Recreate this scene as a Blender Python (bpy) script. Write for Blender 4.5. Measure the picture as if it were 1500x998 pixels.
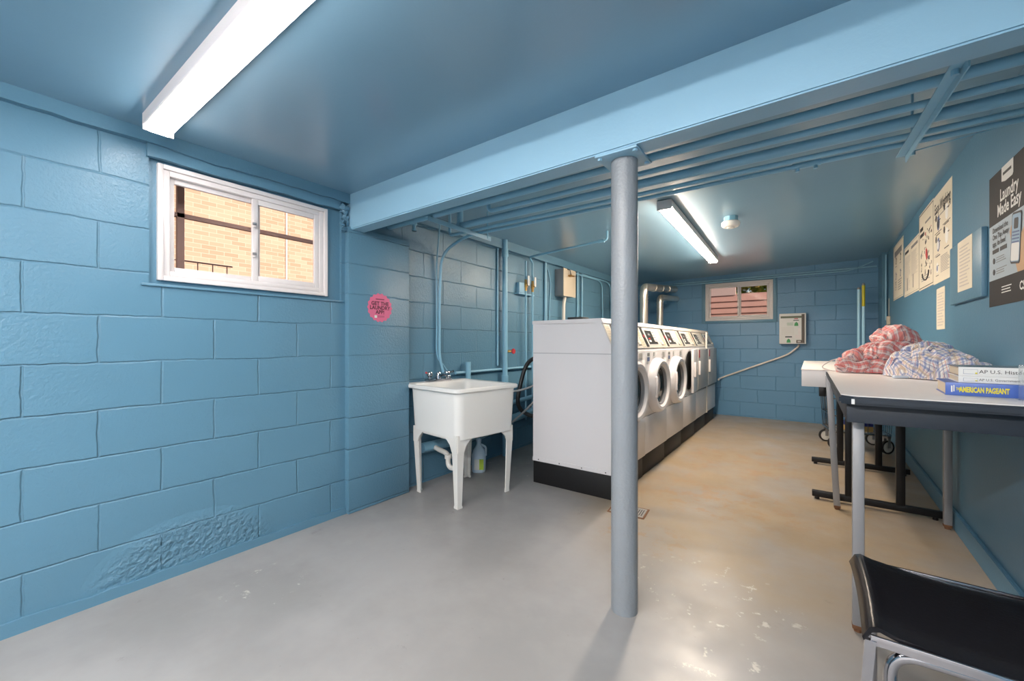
import bpy, bmesh, math, random
import numpy as np
from mathutils import Matrix, Vector, noise
for o in list(bpy.data.objects): bpy.data.objects.remove(o)
S = bpy.context.scene
COL = S.collection
PI = math.pi
random.seed(4)

# ------------------------------------------------------------------ camera, world, sun, exposure
cam_d = bpy.data.cameras.new('camera')
cam = bpy.data.objects.new('camera', cam_d); COL.objects.link(cam)
cam.location = (0, 0, 1.12)
cam.rotation_euler = (PI/2, 0, math.atan(437/597.0))
cam_d.sensor_width = 36; cam_d.lens = 597/1500*36
cam_d.shift_y = 4/1500
cam_d.clip_start = 0.02
S.camera = cam
W = bpy.data.worlds.new('sky'); S.world = W; W.use_nodes = True
wn = W.node_tree.nodes; wl = W.node_tree.links
sky = wn.new('ShaderNodeTexSky'); sky.sky_type = 'NISHITA'; sky.sun_disc = False
sky.sun_elevation = math.radians(28); sky.sun_rotation = math.radians(110)
wl.new(sky.outputs[0], wn['Background'].inputs[0]); wn['Background'].inputs[1].default_value = 0.12
sun_d = bpy.data.lights.new('sun', 'SUN'); sun = bpy.data.objects.new('sun', sun_d); COL.objects.link(sun)
sun.rotation_euler = Vector((-0.80, 0.28, -0.42)).to_track_quat('-Z', 'Y').to_euler()
sun_d.energy = 4.6; sun_d.color = (1, .84, .72); sun_d.angle = math.radians(.6)
vs = S.view_settings
vs.view_transform = 'Standard'; vs.look = 'None'; vs.gamma = 1; vs.use_curve_mapping = False
vs.exposure = 0.0
LAMP_NEAR = (31, (1.0, .93, .88)); LAMP_FAR = (112, (1.0, .83, .66)); LAMP_REAR_FILL = (170, (1.0, .94, .90))

# ------------------------------------------------------------------ materials
def srgb(*c):
    return tuple(((v/255)/12.92 if v/255 <= .04045 else ((v/255+.055)/1.055)**2.4) for v in c)
MATS = {}
def mat(name, col, rough=.5, metal=0, bump=None, emit=None, spec=.5, var=0, trans=0, alpha=1, coat=0):
    if name in MATS: return MATS[name]
    m = bpy.data.materials.new(name); m.use_nodes = True; MATS[name] = m
    n = m.node_tree.nodes; l = m.node_tree.links; b = n['Principled BSDF']
    c = (*col, 1)
    b.inputs['Base Color'].default_value = c; b.inputs['Roughness'].default_value = rough
    b.inputs['Metallic'].default_value = metal; b.inputs['Specular IOR Level'].default_value = spec
    b.inputs['Transmission Weight'].default_value = trans; b.inputs['Alpha'].default_value = alpha
    b.inputs['Coat Weight'].default_value = coat
    tc = n.new('ShaderNodeTexCoord')
    if var:
        no = n.new('ShaderNodeTexNoise'); no.inputs['Scale'].default_value = 6; no.inputs['Detail'].default_value = 5
        l.new(tc.outputs['Object'], no.inputs['Vector'])
        hs = n.new('ShaderNodeMix'); hs.data_type = 'RGBA'
        hs.inputs[6].default_value = (*[v*(1-var) for v in col], 1); hs.inputs[7].default_value = (*[min(1, v*(1+var)) for v in col], 1)
        l.new(no.outputs[0], hs.inputs[0]); l.new(hs.outputs[2], b.inputs['Base Color'])
    if bump:
        sc, st = bump
        no = n.new('ShaderNodeTexNoise'); no.inputs['Scale'].default_value = sc; no.inputs['Detail'].default_value = 3
        l.new(tc.outputs['Object'], no.inputs['Vector'])
        bp = n.new('ShaderNodeBump'); bp.inputs['Strength'].default_value = st; bp.inputs['Distance'].default_value = .004
        l.new(no.outputs[0], bp.inputs['Height']); l.new(bp.outputs[0], b.inputs['Normal'])
    if emit:
        b.inputs['Emission Color'].default_value = (*emit[1], 1); b.inputs['Emission Strength'].default_value = emit[0]
    return m

BLUE = (.104, .232, .330)
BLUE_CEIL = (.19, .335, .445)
def wall_mat(name, axis, col=BLUE, w=.42, h=.2035, y0=.16, z0=.227, mortar=True, rough=.33, peel=1.0, coat=0):
    m = bpy.data.materials.new(name); m.use_nodes = True
    n = m.node_tree.nodes; l = m.node_tree.links; b = n['Principled BSDF']
    g = n.new('ShaderNodeNewGeometry'); sp = n.new('ShaderNodeSeparateXYZ'); l.new(g.outputs['Position'], sp.inputs[0])
    # slight wobble of the joints
    nz = n.new('ShaderNodeTexNoise'); nz.inputs['Scale'].default_value = 2.2; nz.inputs['Detail'].default_value = 2; l.new(g.outputs['Position'], nz.inputs['Vector'])
    wob = n.new('ShaderNodeMath'); wob.operation = 'MULTIPLY_ADD'; wob.inputs[1].default_value = .022; wob.inputs[2].default_value = -.011; l.new(nz.outputs[0], wob.inputs[0])
    nz2 = n.new('ShaderNodeTexNoise'); nz2.inputs['Scale'].default_value = 17; nz2.inputs['Detail'].default_value = 3; l.new(g.outputs['Position'], nz2.inputs['Vector'])
    wob2 = n.new('ShaderNodeMath'); wob2.operation = 'MULTIPLY_ADD'; wob2.inputs[1].default_value = .010; l.new(nz2.outputs[0], wob2.inputs[0]); l.new(wob.outputs[0], wob2.inputs[2]); wob = wob2
    def add(sock, c, extra=None):
        a = n.new('ShaderNodeMath'); a.operation = 'ADD'; l.new(sock, a.inputs[0]); a.inputs[1].default_value = c
        if extra is None: return a.outputs[0]
        a2 = n.new('ShaderNodeMath'); a2.operation = 'ADD'; l.new(a.outputs[0], a2.inputs[0]); l.new(extra, a2.inputs[1]); return a2.outputs[0]
    u = add(sp.outputs['Y' if axis == 'x' else 'X'], -y0+20*w, wob.outputs[0]); v = add(sp.outputs['Z'], -z0+20*h, wob.outputs[0])
    cb = n.new('ShaderNodeCombineXYZ'); l.new(u, cb.inputs[0]); l.new(v, cb.inputs[1])
    big = n.new('ShaderNodeTexNoise'); big.inputs['Scale'].default_value = 1.6; big.inputs['Detail'].default_value = 4; l.new(g.outputs['Position'], big.inputs['Vector'])
    mx = n.new('ShaderNodeMix'); mx.data_type = 'RGBA'
    mx.inputs[6].default_value = (*[c*.93 for c in col], 1); mx.inputs[7].default_value = (*[c*1.07 for c in col], 1)
    l.new(big.outputs[0], mx.inputs[0]); l.new(mx.outputs[2], b.inputs['Base Color'])
    b.inputs['Roughness'].default_value = rough; b.inputs['Coat Weight'].default_value = coat; b.inputs['Coat Roughness'].default_value = .22
    f = n.new('ShaderNodeTexNoise'); f.inputs['Scale'].default_value = 70; f.inputs['Detail'].default_value = 4; f.inputs['Roughness'].default_value = .6
    l.new(g.outputs['Position'], f.inputs['Vector'])
    pm = n.new('ShaderNodeTexNoise'); pm.inputs['Scale'].default_value = 2.0; l.new(g.outputs['Position'], pm.inputs['Vector'])
    pr = n.new('ShaderNodeMapRange'); pr.inputs[1].default_value = .35; pr.inputs[2].default_value = .7; pr.inputs[3].default_value = .25*peel; pr.inputs[4].default_value = 1.0*peel
    l.new(pm.outputs[0], pr.inputs[0])
    pk = n.new('ShaderNodeMath'); pk.operation = 'MULTIPLY'; l.new(f.outputs[0], pk.inputs[0]); l.new(pr.outputs[0], pk.inputs[1])
    if name == 'blue_block_left':
        mp = n.new('ShaderNodeMapping'); mp.inputs['Location'].default_value = (0, -.70/.40, -.05/.24); mp.inputs['Scale'].default_value = (0, 1/.40, 1/.24); l.new(g.outputs['Position'], mp.inputs[0])
        gr = n.new('ShaderNodeTexGradient'); gr.gradient_type = 'SPHERICAL'; l.new(mp.outputs[0], gr.inputs[0])
        gm = n.new('ShaderNodeMapRange'); gm.inputs[1].default_value = .02; gm.inputs[2].default_value = .3; gm.inputs[4].default_value = 5.0; l.new(gr.outputs[1], gm.inputs[0])
        vo = n.new('ShaderNodeTexNoise'); vo.inputs['Scale'].default_value = 45; vo.inputs['Detail'].default_value = 5; l.new(g.outputs['Position'], vo.inputs['Vector'])
        mm = n.new('ShaderNodeMath'); mm.operation = 'MULTIPLY'; l.new(vo.outputs[0], mm.inputs[0]); l.new(gm.outputs[0], mm.inputs[1])
        pa = n.new('ShaderNodeMath'); pa.operation = 'ADD'; l.new(pk.outputs[0], pa.inputs[0]); l.new(mm.outputs[0], pa.inputs[1]); pk = pa
    b1 = n.new('ShaderNodeBump'); b1.inputs['Strength'].default_value = .9; b1.inputs['Distance'].default_value = .005
    l.new(pk.outputs[0], b1.inputs['Height'])
    if mortar:
        br = n.new('ShaderNodeTexBrick'); br.offset = .5; br.offset_frequency = 2; br.squash = 1
        br.inputs['Scale'].default_value = 1; br.inputs['Brick Width'].default_value = w; br.inputs['Row Height'].default_value = h
        br.inputs['Mortar Size'].default_value = .0062; br.inputs['Mortar Smooth'].default_value = .9
        l.new(cb.outputs[0], br.inputs['Vector'])
        inv = n.new('ShaderNodeMath'); inv.operation = 'SUBTRACT'; inv.inputs[0].default_value = 1; l.new(br.outputs['Fac'], inv.inputs[1])
        # joints filled deeper in some places than in others
        dp = n.new('ShaderNodeMath'); dp.operation = 'MULTIPLY'; l.new(inv.outputs[0], dp.inputs[0])
        rr = n.new('ShaderNodeMapRange'); rr.inputs[1].default_value = .3; rr.inputs[2].default_value = .7; rr.inputs[3].default_value = .45; rr.inputs[4].default_value = 1; l.new(nz.outputs[0], rr.inputs[0])
        l.new(rr.outputs[0], dp.inputs[1])
        b2 = n.new('ShaderNodeBump'); b2.inputs['Strength'].default_value = 1; b2.inputs['Distance'].default_value = .0052
        l.new(dp.outputs[0], b2.inputs['Height']); l.new(b1.outputs[0], b2.inputs['Normal']); l.new(b2.outputs[0], b.inputs['Normal'])
        # grime lodged in the joints
        dk = n.new('ShaderNodeMix'); dk.data_type = 'RGBA'; l.new(mx.outputs[2], dk.inputs[6]); dk.inputs[7].default_value = (*[c*.55 for c in col], 1)
        mf = n.new('ShaderNodeMath'); mf.operation = 'MULTIPLY'; mf.inputs[1].default_value = .10; l.new(br.outputs['Fac'], mf.inputs[0]); l.new(mf.outputs[0], dk.inputs[0])
        l.new(dk.outputs[2], b.inputs['Base Color'])
    else:
        l.new(b1.outputs[0], b.inputs['Normal'])
    return m

def floor_mat():
    m = bpy.data.materials.new('painted_concrete'); m.use_nodes = True
    n = m.node_tree.nodes; l = m.node_tree.links; b = n['Principled BSDF']
    g = n.new('ShaderNodeNewGeometry'); sp = n.new('ShaderNodeSeparateXYZ'); l.new(g.outputs['Position'], sp.inputs[0])
    def N(sc, det=5, r=.6, stretch=None):
        t = n.new('ShaderNodeTexNoise'); t.inputs['Scale'].default_value = sc; t.inputs['Detail'].default_value = det; t.inputs['Roughness'].default_value = r
        if stretch:
            mp = n.new('ShaderNodeMapping'); mp.inputs['Scale'].default_value = stretch; l.new(g.outputs['Position'], mp.inputs[0]); l.new(mp.outputs[0], t.inputs[0])
        else: l.new(g.outputs['Position'], t.inputs[0])
        return t.outputs[0]
    def mixc(fac, a, bb):
        x = n.new('ShaderNodeMix'); x.data_type = 'RGBA'; l.new(fac, x.inputs[0])
        for i, c in ((6, a), (7, bb)):
            if isinstance(c, tuple): x.inputs[i].default_value = (*c, 1)
            else: l.new(c, x.inputs[i])
        return x.outputs[2]
    def mr(s, a, c, lo=0, hi=1):
        t = n.new('ShaderNodeMapRange'); t.inputs[1].default_value = a; t.inputs[2].default_value = c; t.inputs[3].default_value = lo; t.inputs[4].default_value = hi
        t.interpolation_type = 'SMOOTHSTEP'; l.new(s, t.inputs[0]); return t.outputs[0]
    def mul(a, c):
        t = n.new('ShaderNodeMath'); t.operation = 'MULTIPLY'; l.new(a, t.inputs[0])
        if isinstance(c, float): t.inputs[1].default_value = c
        else: l.new(c, t.inputs[1])
        return t.outputs[0]
    def blob(cx, cy, rx, ry):
        mp = n.new('ShaderNodeMapping'); mp.vector_type = 'POINT'; mp.inputs['Location'].default_value = (-cx/rx, -cy/ry, 0); mp.inputs['Scale'].default_value = (1/rx, 1/ry, 0)
        l.new(g.outputs['Position'], mp.inputs[0])
        gr = n.new('ShaderNodeTexGradient'); gr.gradient_type = 'SPHERICAL'; l.new(mp.outputs[0], gr.inputs[0]); return gr.outputs[1]
    base = mixc(mr(N(1.3), .35, .65), (.262, .252, .245), (.325, .314, .305))
    # tan wear in the walkway between the machines and the tables
    walk = mr(blob(-.30, 4.6, 1.7, 3.1), .0, .30)
    wear = mul(walk, mr(N(2.2, 6), .30, .62, .35, 1.0))
    c = mixc(wear, base, (.325, .25, .165))
    for (cx, cy, rx, ry, sc) in ((-.50, 3.2, .75, .5, 7), (-.42, 4.4, .5, .75, 6), (-.75, 2.35, .35, .25, 9), (-.85, 4.2, .2, .9, 8), (-.62, 3.3, .7, .35, 5)):
        f = mul(mr(blob(cx, cy, rx, ry), .02, .5), mr(N(sc, 8, .72), .50, .60))
        c = mixc(mul(f, .7), c, (.33, .215, .115))
    for (cx, cy, rx, ry, sc) in ((-2.05, .85, .25, .2, 14), (-.4, 2.0, .5, .35, 16), (-.25, 1.55, .2, .2, 15), (-2.1, 3.0, .5, .3, 11)):
        f = mul(mr(blob(cx, cy, rx, ry), .05, .4), mr(N(sc, 6, .65), .60, .66))
        c = mixc(mul(f, .8), c, (.55, .52, .47))
    sc = mr(N(3.5, 8, .8), .62, .70); c = mixc(mul(sc, .4), c, (.15, .14, .13))
    sp2 = mr(N(38, 3, .5), .72, .78); c = mixc(mul(sp2, .35), c, (.17, .15, .14))
    l.new(c, b.inputs['Base Color'])
    l.new(mr(N(3, 4), .3, .7, .30, .48), b.inputs['Roughness'])
    bp = n.new('ShaderNodeBump'); bp.inputs['Strength'].default_value = .25; bp.inputs['Distance'].default_value = .003; l.new(N(14, 8, .65), bp.inputs['Height'])
    b2 = n.new('ShaderNodeBump'); b2.inputs['Strength'].default_value = .35; b2.inputs['Distance'].default_value = .02; l.new(N(1.6, 2), b2.inputs['Height']); l.new(bp.outputs[0], b2.inputs['Normal'])
    l.new(b2.outputs[0], b.inputs['Normal'])
    return m

def plaid_mat(name, base, bands):
    """bands: list of (period, phase, width, colour, strength) used along both weave directions"""
    m = bpy.data.materials.new(name); m.use_nodes = True
    n = m.node_tree.nodes; l = m.node_tree.links; b = n['Principled BSDF']; b.inputs['Roughness'].default_value = .9
    b.inputs['Sheen Weight'].default_value = .2
    uv = n.new('ShaderNodeUVMap'); uv.uv_map = 'weave'; sp = n.new('ShaderNodeSeparateXYZ'); l.new(uv.outputs[0], sp.inputs[0])
    cur = None
    for ax in ('X', 'Y'):
        for (per, ph, wd, colr, st) in bands:
            a = n.new('ShaderNodeMath'); a.operation = 'MULTIPLY_ADD'; a.inputs[1].default_value = 1/per; a.inputs[2].default_value = ph; l.new(sp.outputs[ax], a.inputs[0])
            f = n.new('ShaderNodeMath'); f.operation = 'FRACT'; l.new(a.outputs[0], f.inputs[0])
            t = n.new('ShaderNodeMath'); t.operation = 'LESS_THAN'; l.new(f.outputs[0], t.inputs[0]); t.inputs[1].default_value = wd
            k = n.new('ShaderNodeMath'); k.operation = 'MULTIPLY'; l.new(t.outputs[0], k.inputs[0]); k.inputs[1].default_value = st
            x = n.new('ShaderNodeMix'); x.data_type = 'RGBA'; l.new(k.outputs[0], x.inputs[0])
            if cur is None: x.inputs[6].default_value = (*base, 1)
            else: l.new(cur, x.inputs[6])
            x.inputs[7].default_value = (*colr, 1); cur = x.outputs[2]
    l.new(cur, b.inputs['Base Color'])
    return m

def brick_mat():
    m = bpy.data.materials.new('tan_brick'); m.use_nodes = True
    n = m.node_tree.nodes; l = m.node_tree.links; b = n['Principled BSDF']; b.inputs['Roughness'].default_value = .9
    g = n.new('ShaderNodeNewGeometry'); sp = n.new('ShaderNodeSeparateXYZ'); l.new(g.outputs['Position'], sp.inputs[0])
    cb = n.new('ShaderNodeCombineXYZ'); l.new(sp.outputs['Y'], cb.inputs[0]); l.new(sp.outputs['Z'], cb.inputs[1])
    br = n.new('ShaderNodeTexBrick'); l.new(cb.outputs[0], br.inputs['Vector'])
    br.inputs['Scale'].default_value = 1; br.inputs['Brick Width'].default_value = .215; br.inputs['Row Height'].default_value = .072; br.inputs['Mortar Size'].default_value = .005
    br.inputs['Color1'].default_value = (.60, .40, .28, 1); br.inputs['Color2'].default_value = (.74, .53, .39, 1); br.inputs['Mortar'].default_value = (.74, .62, .50, 1)
    l.new(br.outputs[0], b.inputs['Base Color'])
    return m

def pane_mat():
    m = bpy.data.materials.new('window_glass'); m.use_nodes = True
    n = m.node_tree.nodes; l = m.node_tree.links; n.remove(n['Principled BSDF'])
    t = n.new('ShaderNodeBsdfTransparent'); gl = n.new('ShaderNodeBsdfGlossy'); gl.inputs['Roughness'].default_value = .02
    fr = n.new('ShaderNodeFresnel'); fr.inputs[0].default_value = 1.08; mx = n.new('ShaderNodeMixShader')
    l.new(fr.outputs[0], mx.inputs[0]); l.new(t.outputs[0], mx.inputs[1]); l.new(gl.outputs[0], mx.inputs[2]); l.new(mx.outputs[0], n['Material Output'].inputs[0])
    return m

M_LEFT = wall_mat('blue_block_left', 'x')
M_PIL = wall_mat('blue_block_pilaster', 'x', y0=1.20, w=2.0)
M_REC = wall_mat('blue_block_recess', 'x', y0=2.23, w=.43)
M_BACK = wall_mat('blue_block_back', 'y', y0=-.40, w=.46, col=(.110, .265, .43))
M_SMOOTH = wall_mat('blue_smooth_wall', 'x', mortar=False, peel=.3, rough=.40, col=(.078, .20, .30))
M_TRIM = wall_mat('blue_trim', 'x', mortar=False, peel=.5, rough=.38)
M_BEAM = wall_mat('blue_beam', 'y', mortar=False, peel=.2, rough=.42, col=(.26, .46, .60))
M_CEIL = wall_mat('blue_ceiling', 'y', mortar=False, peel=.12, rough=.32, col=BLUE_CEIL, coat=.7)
M_PIPE = mat('blue_pipe_paint', (.23, .46, .61), .32, bump=(60, .15))
M_FLOOR = floor_mat()
M_GLASS = pane_mat()
M_VINYL = mat('white_vinyl', (.76, .71, .70), .35)
M_ENAMEL = mat('white_enamel', (.72, .70, .71), .28, coat=.2)
M_CREAM = mat('cream_enamel', (.72, .67, .60), .32)
M_GREYP = mat('grey_column_paint', (.245, .265, .285), .35, bump=(90, .5), var=.06)
M_TUB = mat('white_tub_plastic', (.80, .79, .76), .38, bump=(120, .08))
M_LEGP = mat('tub_leg_plastic', (.76, .74, .70), .42)
M_BLACK = mat('black_plastic', (.008, .008, .009), .4, spec=.3)
M_KICK = mat('black_plinth', (.012, .012, .013), .5, bump=(30, .3), spec=.3)
M_DARK = mat('dark_panel', (.035, .04, .04), .3)
M_CHROME = mat('chrome', (.48, .48, .51), .12, metal=1)
M_STEEL = mat('brushed_steel', (.32, .32, .33), .45, metal=.5, var=.12)
M_GALV = mat('galvanised_duct', (.62, .58, .52), .28, metal=.9, bump=(40, .3))
M_BRASS = mat('brass', (.62, .36, .12), .35, metal=1)
M_LAMIN = mat('cream_laminate', (.80, .75, .72), .35, var=.03)
M_WHITEL = mat('white_laminate', (.74, .73, .74), .4)
M_EDGE = mat('dark_table_edge', (.026, .034, .046), .45, bump=(80, .1), spec=.4)
M_VINB = mat('black_seat_vinyl', (.008, .008, .010), .26, bump=(130, .10), spec=.18)
M_PAPER = mat('cream_paper', (.68, .62, .50), .7)
M_PAPERW = mat('white_paper', (.74, .74, .72), .6)
M_INK = mat('ink', (.03, .03, .035), .6)
M_INKB = mat('blue_ink', (.10, .14, .28), .6)
M_INKG = mat('grey_ink', (.22, .22, .22), .6)
M_RED = mat('red_print', (.45, .03, .04), .5)
M_PINK = mat('pink_sticker', (.68, .14, .27), .45)
M_INKM = mat('maroon_ink', (.10, .012, .035), .5)
M_POST = mat('charcoal_poster', (.020, .019, .021), .6, spec=.25)
M_POSTB = mat('pale_blue_poster', (.36, .44, .50), .45)
M_SKIN = mat('tan_print', (.50, .30, .16), .5)
M_GREEN = mat('green_print', (.05, .30, .10), .5)
M_YELL = mat('yellow_print', (.72, .62, .03), .4)
M_BOOKB = mat('blue_book_cover', (.06, .13, .45), .35)
M_PAGES = mat('book_pages', (.62, .52, .40), .8, bump=(200, .2))
M_BOX = mat('beige_box_paint', (.58, .50, .38), .4)
M_GREYM = mat('grey_metal_paint', (.25, .26, .28), .4)
M_HOSEB = mat('black_rubber', (.02, .02, .02), .45)
M_HOSEG = mat('grey_hose', (.38, .38, .38), .4)
M_TUBE = mat('light_blue_tube_sleeve', (.50, .82, 1.0), .25)
M_JUG = mat('pale_jug_plastic', (.55, .66, .76), .35)
M_ACRY = mat('clear_acrylic', (.80, .85, .86), .05, trans=.9, alpha=.45)
M_RUST = mat('rust', (.16, .07, .03), .8)

# ------------------------------------------------------------------ mesh builder
class MB:
    def __init__(s):
        s.bm = bmesh.new(); s.mats = []; s.M = Matrix.Identity(4)
    def mi(s, m):
        if m not in s.mats: s.mats.append(m)
        return s.mats.index(m)
    def _fin(s, verts, faces, m, xf=None):
        T = s.M @ xf if xf is not None else s.M
        for v in verts: v.co = T @ v.co
        i = s.mi(m)
        for f in faces: f.material_index = i
    def box(s, lo, hi, m, bev=0, seg=2, xf=None):
        r = bmesh.ops.create_cube(s.bm, size=1)
        vs_ = r['verts']
        for v in vs_:
            v.co = Vector([lo[i] + (v.co[i]+.5)*(hi[i]-lo[i]) for i in range(3)])
        fs = list({f for v in vs_ for f in v.link_faces})
        if bev:
            es = list({e for v in vs_ for e in v.link_edges})
            r2 = bmesh.ops.bevel(s.bm, geom=es, offset=bev, segments=seg, affect='EDGES', profile=.5)
            allv = set(r2['verts']); 
            for f in r2['faces']: allv |= set(f.verts)
            # gather whole island
            st = list(allv); seen = set(st)
            while st:
                v = st.pop()
                for e in v.link_edges:
                    w = e.other_vert(v)
                    if w not in seen: seen.add(w); st.append(w)
            vs_ = list(seen); fs = list({f for v in vs_ for f in v.link_faces})
        s._fin(vs_, fs, m, xf); return s
    def prism(s, pts, h, m, xf=None, bev=0):
        """polygon in local xy extruded 0..h in z"""
        b = s.bm; old = set(b.verts) if bev else None; oldf = set(b.faces) if bev else None
        lo = [b.verts.new((p[0], p[1], 0)) for p in pts]; hi = [b.verts.new((p[0], p[1], h)) for p in pts]
        n_ = len(pts); fs = [b.faces.new(lo[::-1]), b.faces.new(hi)]
        for i in range(n_): fs.append(b.faces.new((lo[i], lo[(i+1) % n_], hi[(i+1) % n_], hi[i])))
        vs_ = lo+hi
        if bev:
            es = [e for e in fs[1].edges]+[e for e in fs[0].edges]
            bmesh.ops.bevel(b, geom=es, offset=bev, segments=2, affect='EDGES')
            vs_ = [v for v in b.verts if v not in old]; fs = [f for f in b.faces if f not in oldf]
        s._fin(vs_, fs, m, xf); return s
    def tube(s, pts, r, m, n=12, closed=False, xf=None, cap=True):
        pts = [Vector(p) for p in pts]; b = s.bm; rings = []; N_ = len(pts)
        rr = r if isinstance(r, (list, tuple)) else [r]*N_
        up = None
        for i, p in enumerate(pts):
            if closed: t = (pts[(i+1) % N_]-pts[i-1]).normalized()
            else: t = (pts[min(i+1, N_-1)]-pts[max(i-1, 0)]).normalized()
            if up is None:
                a = Vector((0, 0, 1)) if abs(t.z) < .9 else Vector((1, 0, 0)); up = (a-a.dot(t)*t).normalized()
            else: up = (up-up.dot(t)*t).normalized()
            sd = t.cross(up)
            rings.append([b.verts.new(p+(math.cos(2*PI*k/n)*up+math.sin(2*PI*k/n)*sd)*rr[i]) for k in range(n)])
        fs = []
        for i in range(N_ if closed else N_-1):
            A = rings[i]; B = rings[(i+1) % N_]
            for k in range(n): fs.append(b.faces.new((A[k], A[(k+1) % n], B[(k+1) % n], B[k])))
        if cap and not closed: fs.append(b.faces.new(rings[0][::-1])); fs.append(b.faces.new(rings[-1]))
        s._fin([v for R_ in rings for v in R_], fs, m, xf); return s
    def lathe(s, prof, m, n=32, xf=None, sx=1, sy=1):
        """prof list of (r, z) around local z"""
        b = s.bm; rings = []
        for (r, z) in prof:
            rings.append([b.verts.new((math.cos(2*PI*k/n)*r*sx, math.sin(2*PI*k/n)*r*sy, z)) for k in range(n)] if r > 1e-6 else [b.verts.new((0, 0, z))])
        fs = []
        for A, B in zip(rings, rings[1:]):
            for k in range(n):
                a = A[k % len(A)]; a2 = A[(k+1) % len(A)]; c = B[(k+1) % len(B)]; d = B[k % len(B)]
                q = []; [q.append(v) for v in (a, a2, c, d) if v not in q]
                if len(q) > 2: fs.append(b.faces.new(q))
        s._fin([v for R_ in rings for v in R_], fs, m, xf); return s
    def text(s, body, size, m, x=0, y=0, z=.0012, align='LEFT', bold=0.0, sx=1, rot=0):
        cu = bpy.data.curves.new('t', 'FONT'); cu.body = body; cu.size = size; cu.align_x = align; cu.align_y = 'CENTER'; cu.offset = bold*size; cu.resolution_u = 2
        o = bpy.data.objects.new('t', cu); me = bpy.data.meshes.new_from_object(o)
        T = Matrix.Translation((x, y, z)) @ Matrix.Rotation(rot, 4, 'Z') @ Matrix.Diagonal((sx, 1, 1, 1))
        vv = [s.bm.verts.new(v.co) for v in me.vertices]; fs = []
        for p in me.polygons:
            try: fs.append(s.bm.faces.new([vv[i] for i in p.vertices]))
            except ValueError: pass
        s._fin(vv, fs, m, T)
        bpy.data.objects.remove(o); bpy.data.curves.remove(cu); bpy.data.meshes.remove(me); return s
    def rect(s, x0, y0, x1, y1, m, z=.001, t=.0004):
        return s.box((x0, y0, z-t), (x1, y1, z), m)
    def build(s, name, parent=None, label=None, cat=None, group=None, kind=None, angle=38, loc=None):
        bmesh.ops.recalc_face_normals(s.bm, faces=s.bm.faces)
        me = bpy.data.meshes.new(name); s.bm.to_mesh(me); s.bm.free()
        for m in s.mats: me.materials.append(m)
        for p in me.polygons: p.use_smooth = True
        me.set_sharp_from_angle(angle=math.radians(angle))
        o = bpy.data.objects.new(name, me); COL.objects.link(o)
        if parent: o.parent = parent
        if loc is not None: o.location = loc
        tag(o, label, cat, group, kind); return o
def tag(o, label=None, cat=None, group=None, kind=None):
    if label: o['label'] = label
    if cat: o['category'] = cat
    if group: o['group'] = group
    if kind: o['kind'] = kind
    return o
def empty(name, loc=(0, 0, 0), rz=0, label=None, cat=None, group=None, kind=None):
    o = bpy.data.objects.new(name, None); COL.objects.link(o); o.location = loc; o.rotation_euler = (0, 0, rz); o.empty_display_size = .1
    return tag(o, label, cat, group, kind)
def bend(pts, r=.05, n=6):
    """rounds the corners of a polyline"""
    P = [Vector(p) for p in pts]; out = [P[0]]
    if r <= 0: return P
    for a, b, c in zip(P, P[1:], P[2:]):
        d1 = (a-b); d2 = (c-b); q = min(r, d1.length*.49, d2.length*.49); s_ = b+d1.normalized()*q; e = b+d2.normalized()*q
        for k in range(n+1):
            t = k/n; out.append((1-t)**2*s_+2*t*(1-t)*b+t*t*e)
    out.append(P[-1]); return out
def rrect(w, h, r, n=5):
    out = []
    for cx, cy, a0 in ((w/2-r, h/2-r, 0), (-w/2+r, h/2-r, 90), (-w/2+r, -h/2+r, 180), (w/2-r, -h/2+r, 270)):
        for k in range(n+1):
            a = math.radians(a0+90*k/n); out.append((cx+r*math.cos(a), cy+r*math.sin(a)))
    return out
def spline(pts, n=8):
    P = [Vector(p) for p in pts]; P = [2*P[0]-P[1]]+P+[2*P[-1]-P[-2]]; out = []
    for i in range(1, len(P)-2):
        for k in range(n):
            t = k/n; out.append(.5*((2*P[i])+(-P[i-1]+P[i+1])*t+(2*P[i-1]-5*P[i]+4*P[i+1]-P[i+2])*t*t+(-P[i-1]+3*P[i]-3*P[i+1]+P[i+2])*t**3))
    out.append(P[-2]); return out

# ------------------------------------------------------------------ structure
XL, XP, XR_, YB = -2.47, -2.43, -2.51, 7.10
def xr(y): return .70+.0165*(y-2.8)
MB().box((-3.0, -2.3, -.2), (1.3, 7.5, 0), M_FLOOR).build('floor', kind='structure')
# near left wall with its window opening y .53-1.49, z 1.40-2.04
b = MB()
b.box((-2.72, -2.2, -.0), (XL, .53, 2.11), M_LEFT); b.box((-2.72, .53, 0), (XL, 1.49, 1.395), M_LEFT); b.box((-2.72, 1.49, 0), (XL, 1.56, 2.11), M_LEFT); b.box((-2.72, .53, 2.04), (XL, 1.49, 2.11), M_LEFT)
b.build('wall_left', kind='structure')
b = MB()
b.box((-2.52, .53, 1.395), (XL-.022, .565, 2.04), M_TRIM); b.box((-2.52, 1.395, 1.395), (XL-.022, 1.49, 2.04), M_TRIM); b.box((-2.52, .565, 1.395), (XL-.022, 1.395, 1.42), M_TRIM); b.box((-2.52, .565, 1.965), (XL-.022, 1.395, 2.04), M_TRIM)
b.build('trim_window_reveal', kind='structure')
MB().box((-2.72, 1.515, 0), (XP, 2.015, 1.885), M_PIL, bev=.006).build('wall_pilaster', kind='structure')
MB().box((-2.76, 1.52, 0), (XR_, YB+.2, 2.3), M_REC).build('wall_recess', kind='structure')
b = MB()
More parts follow.
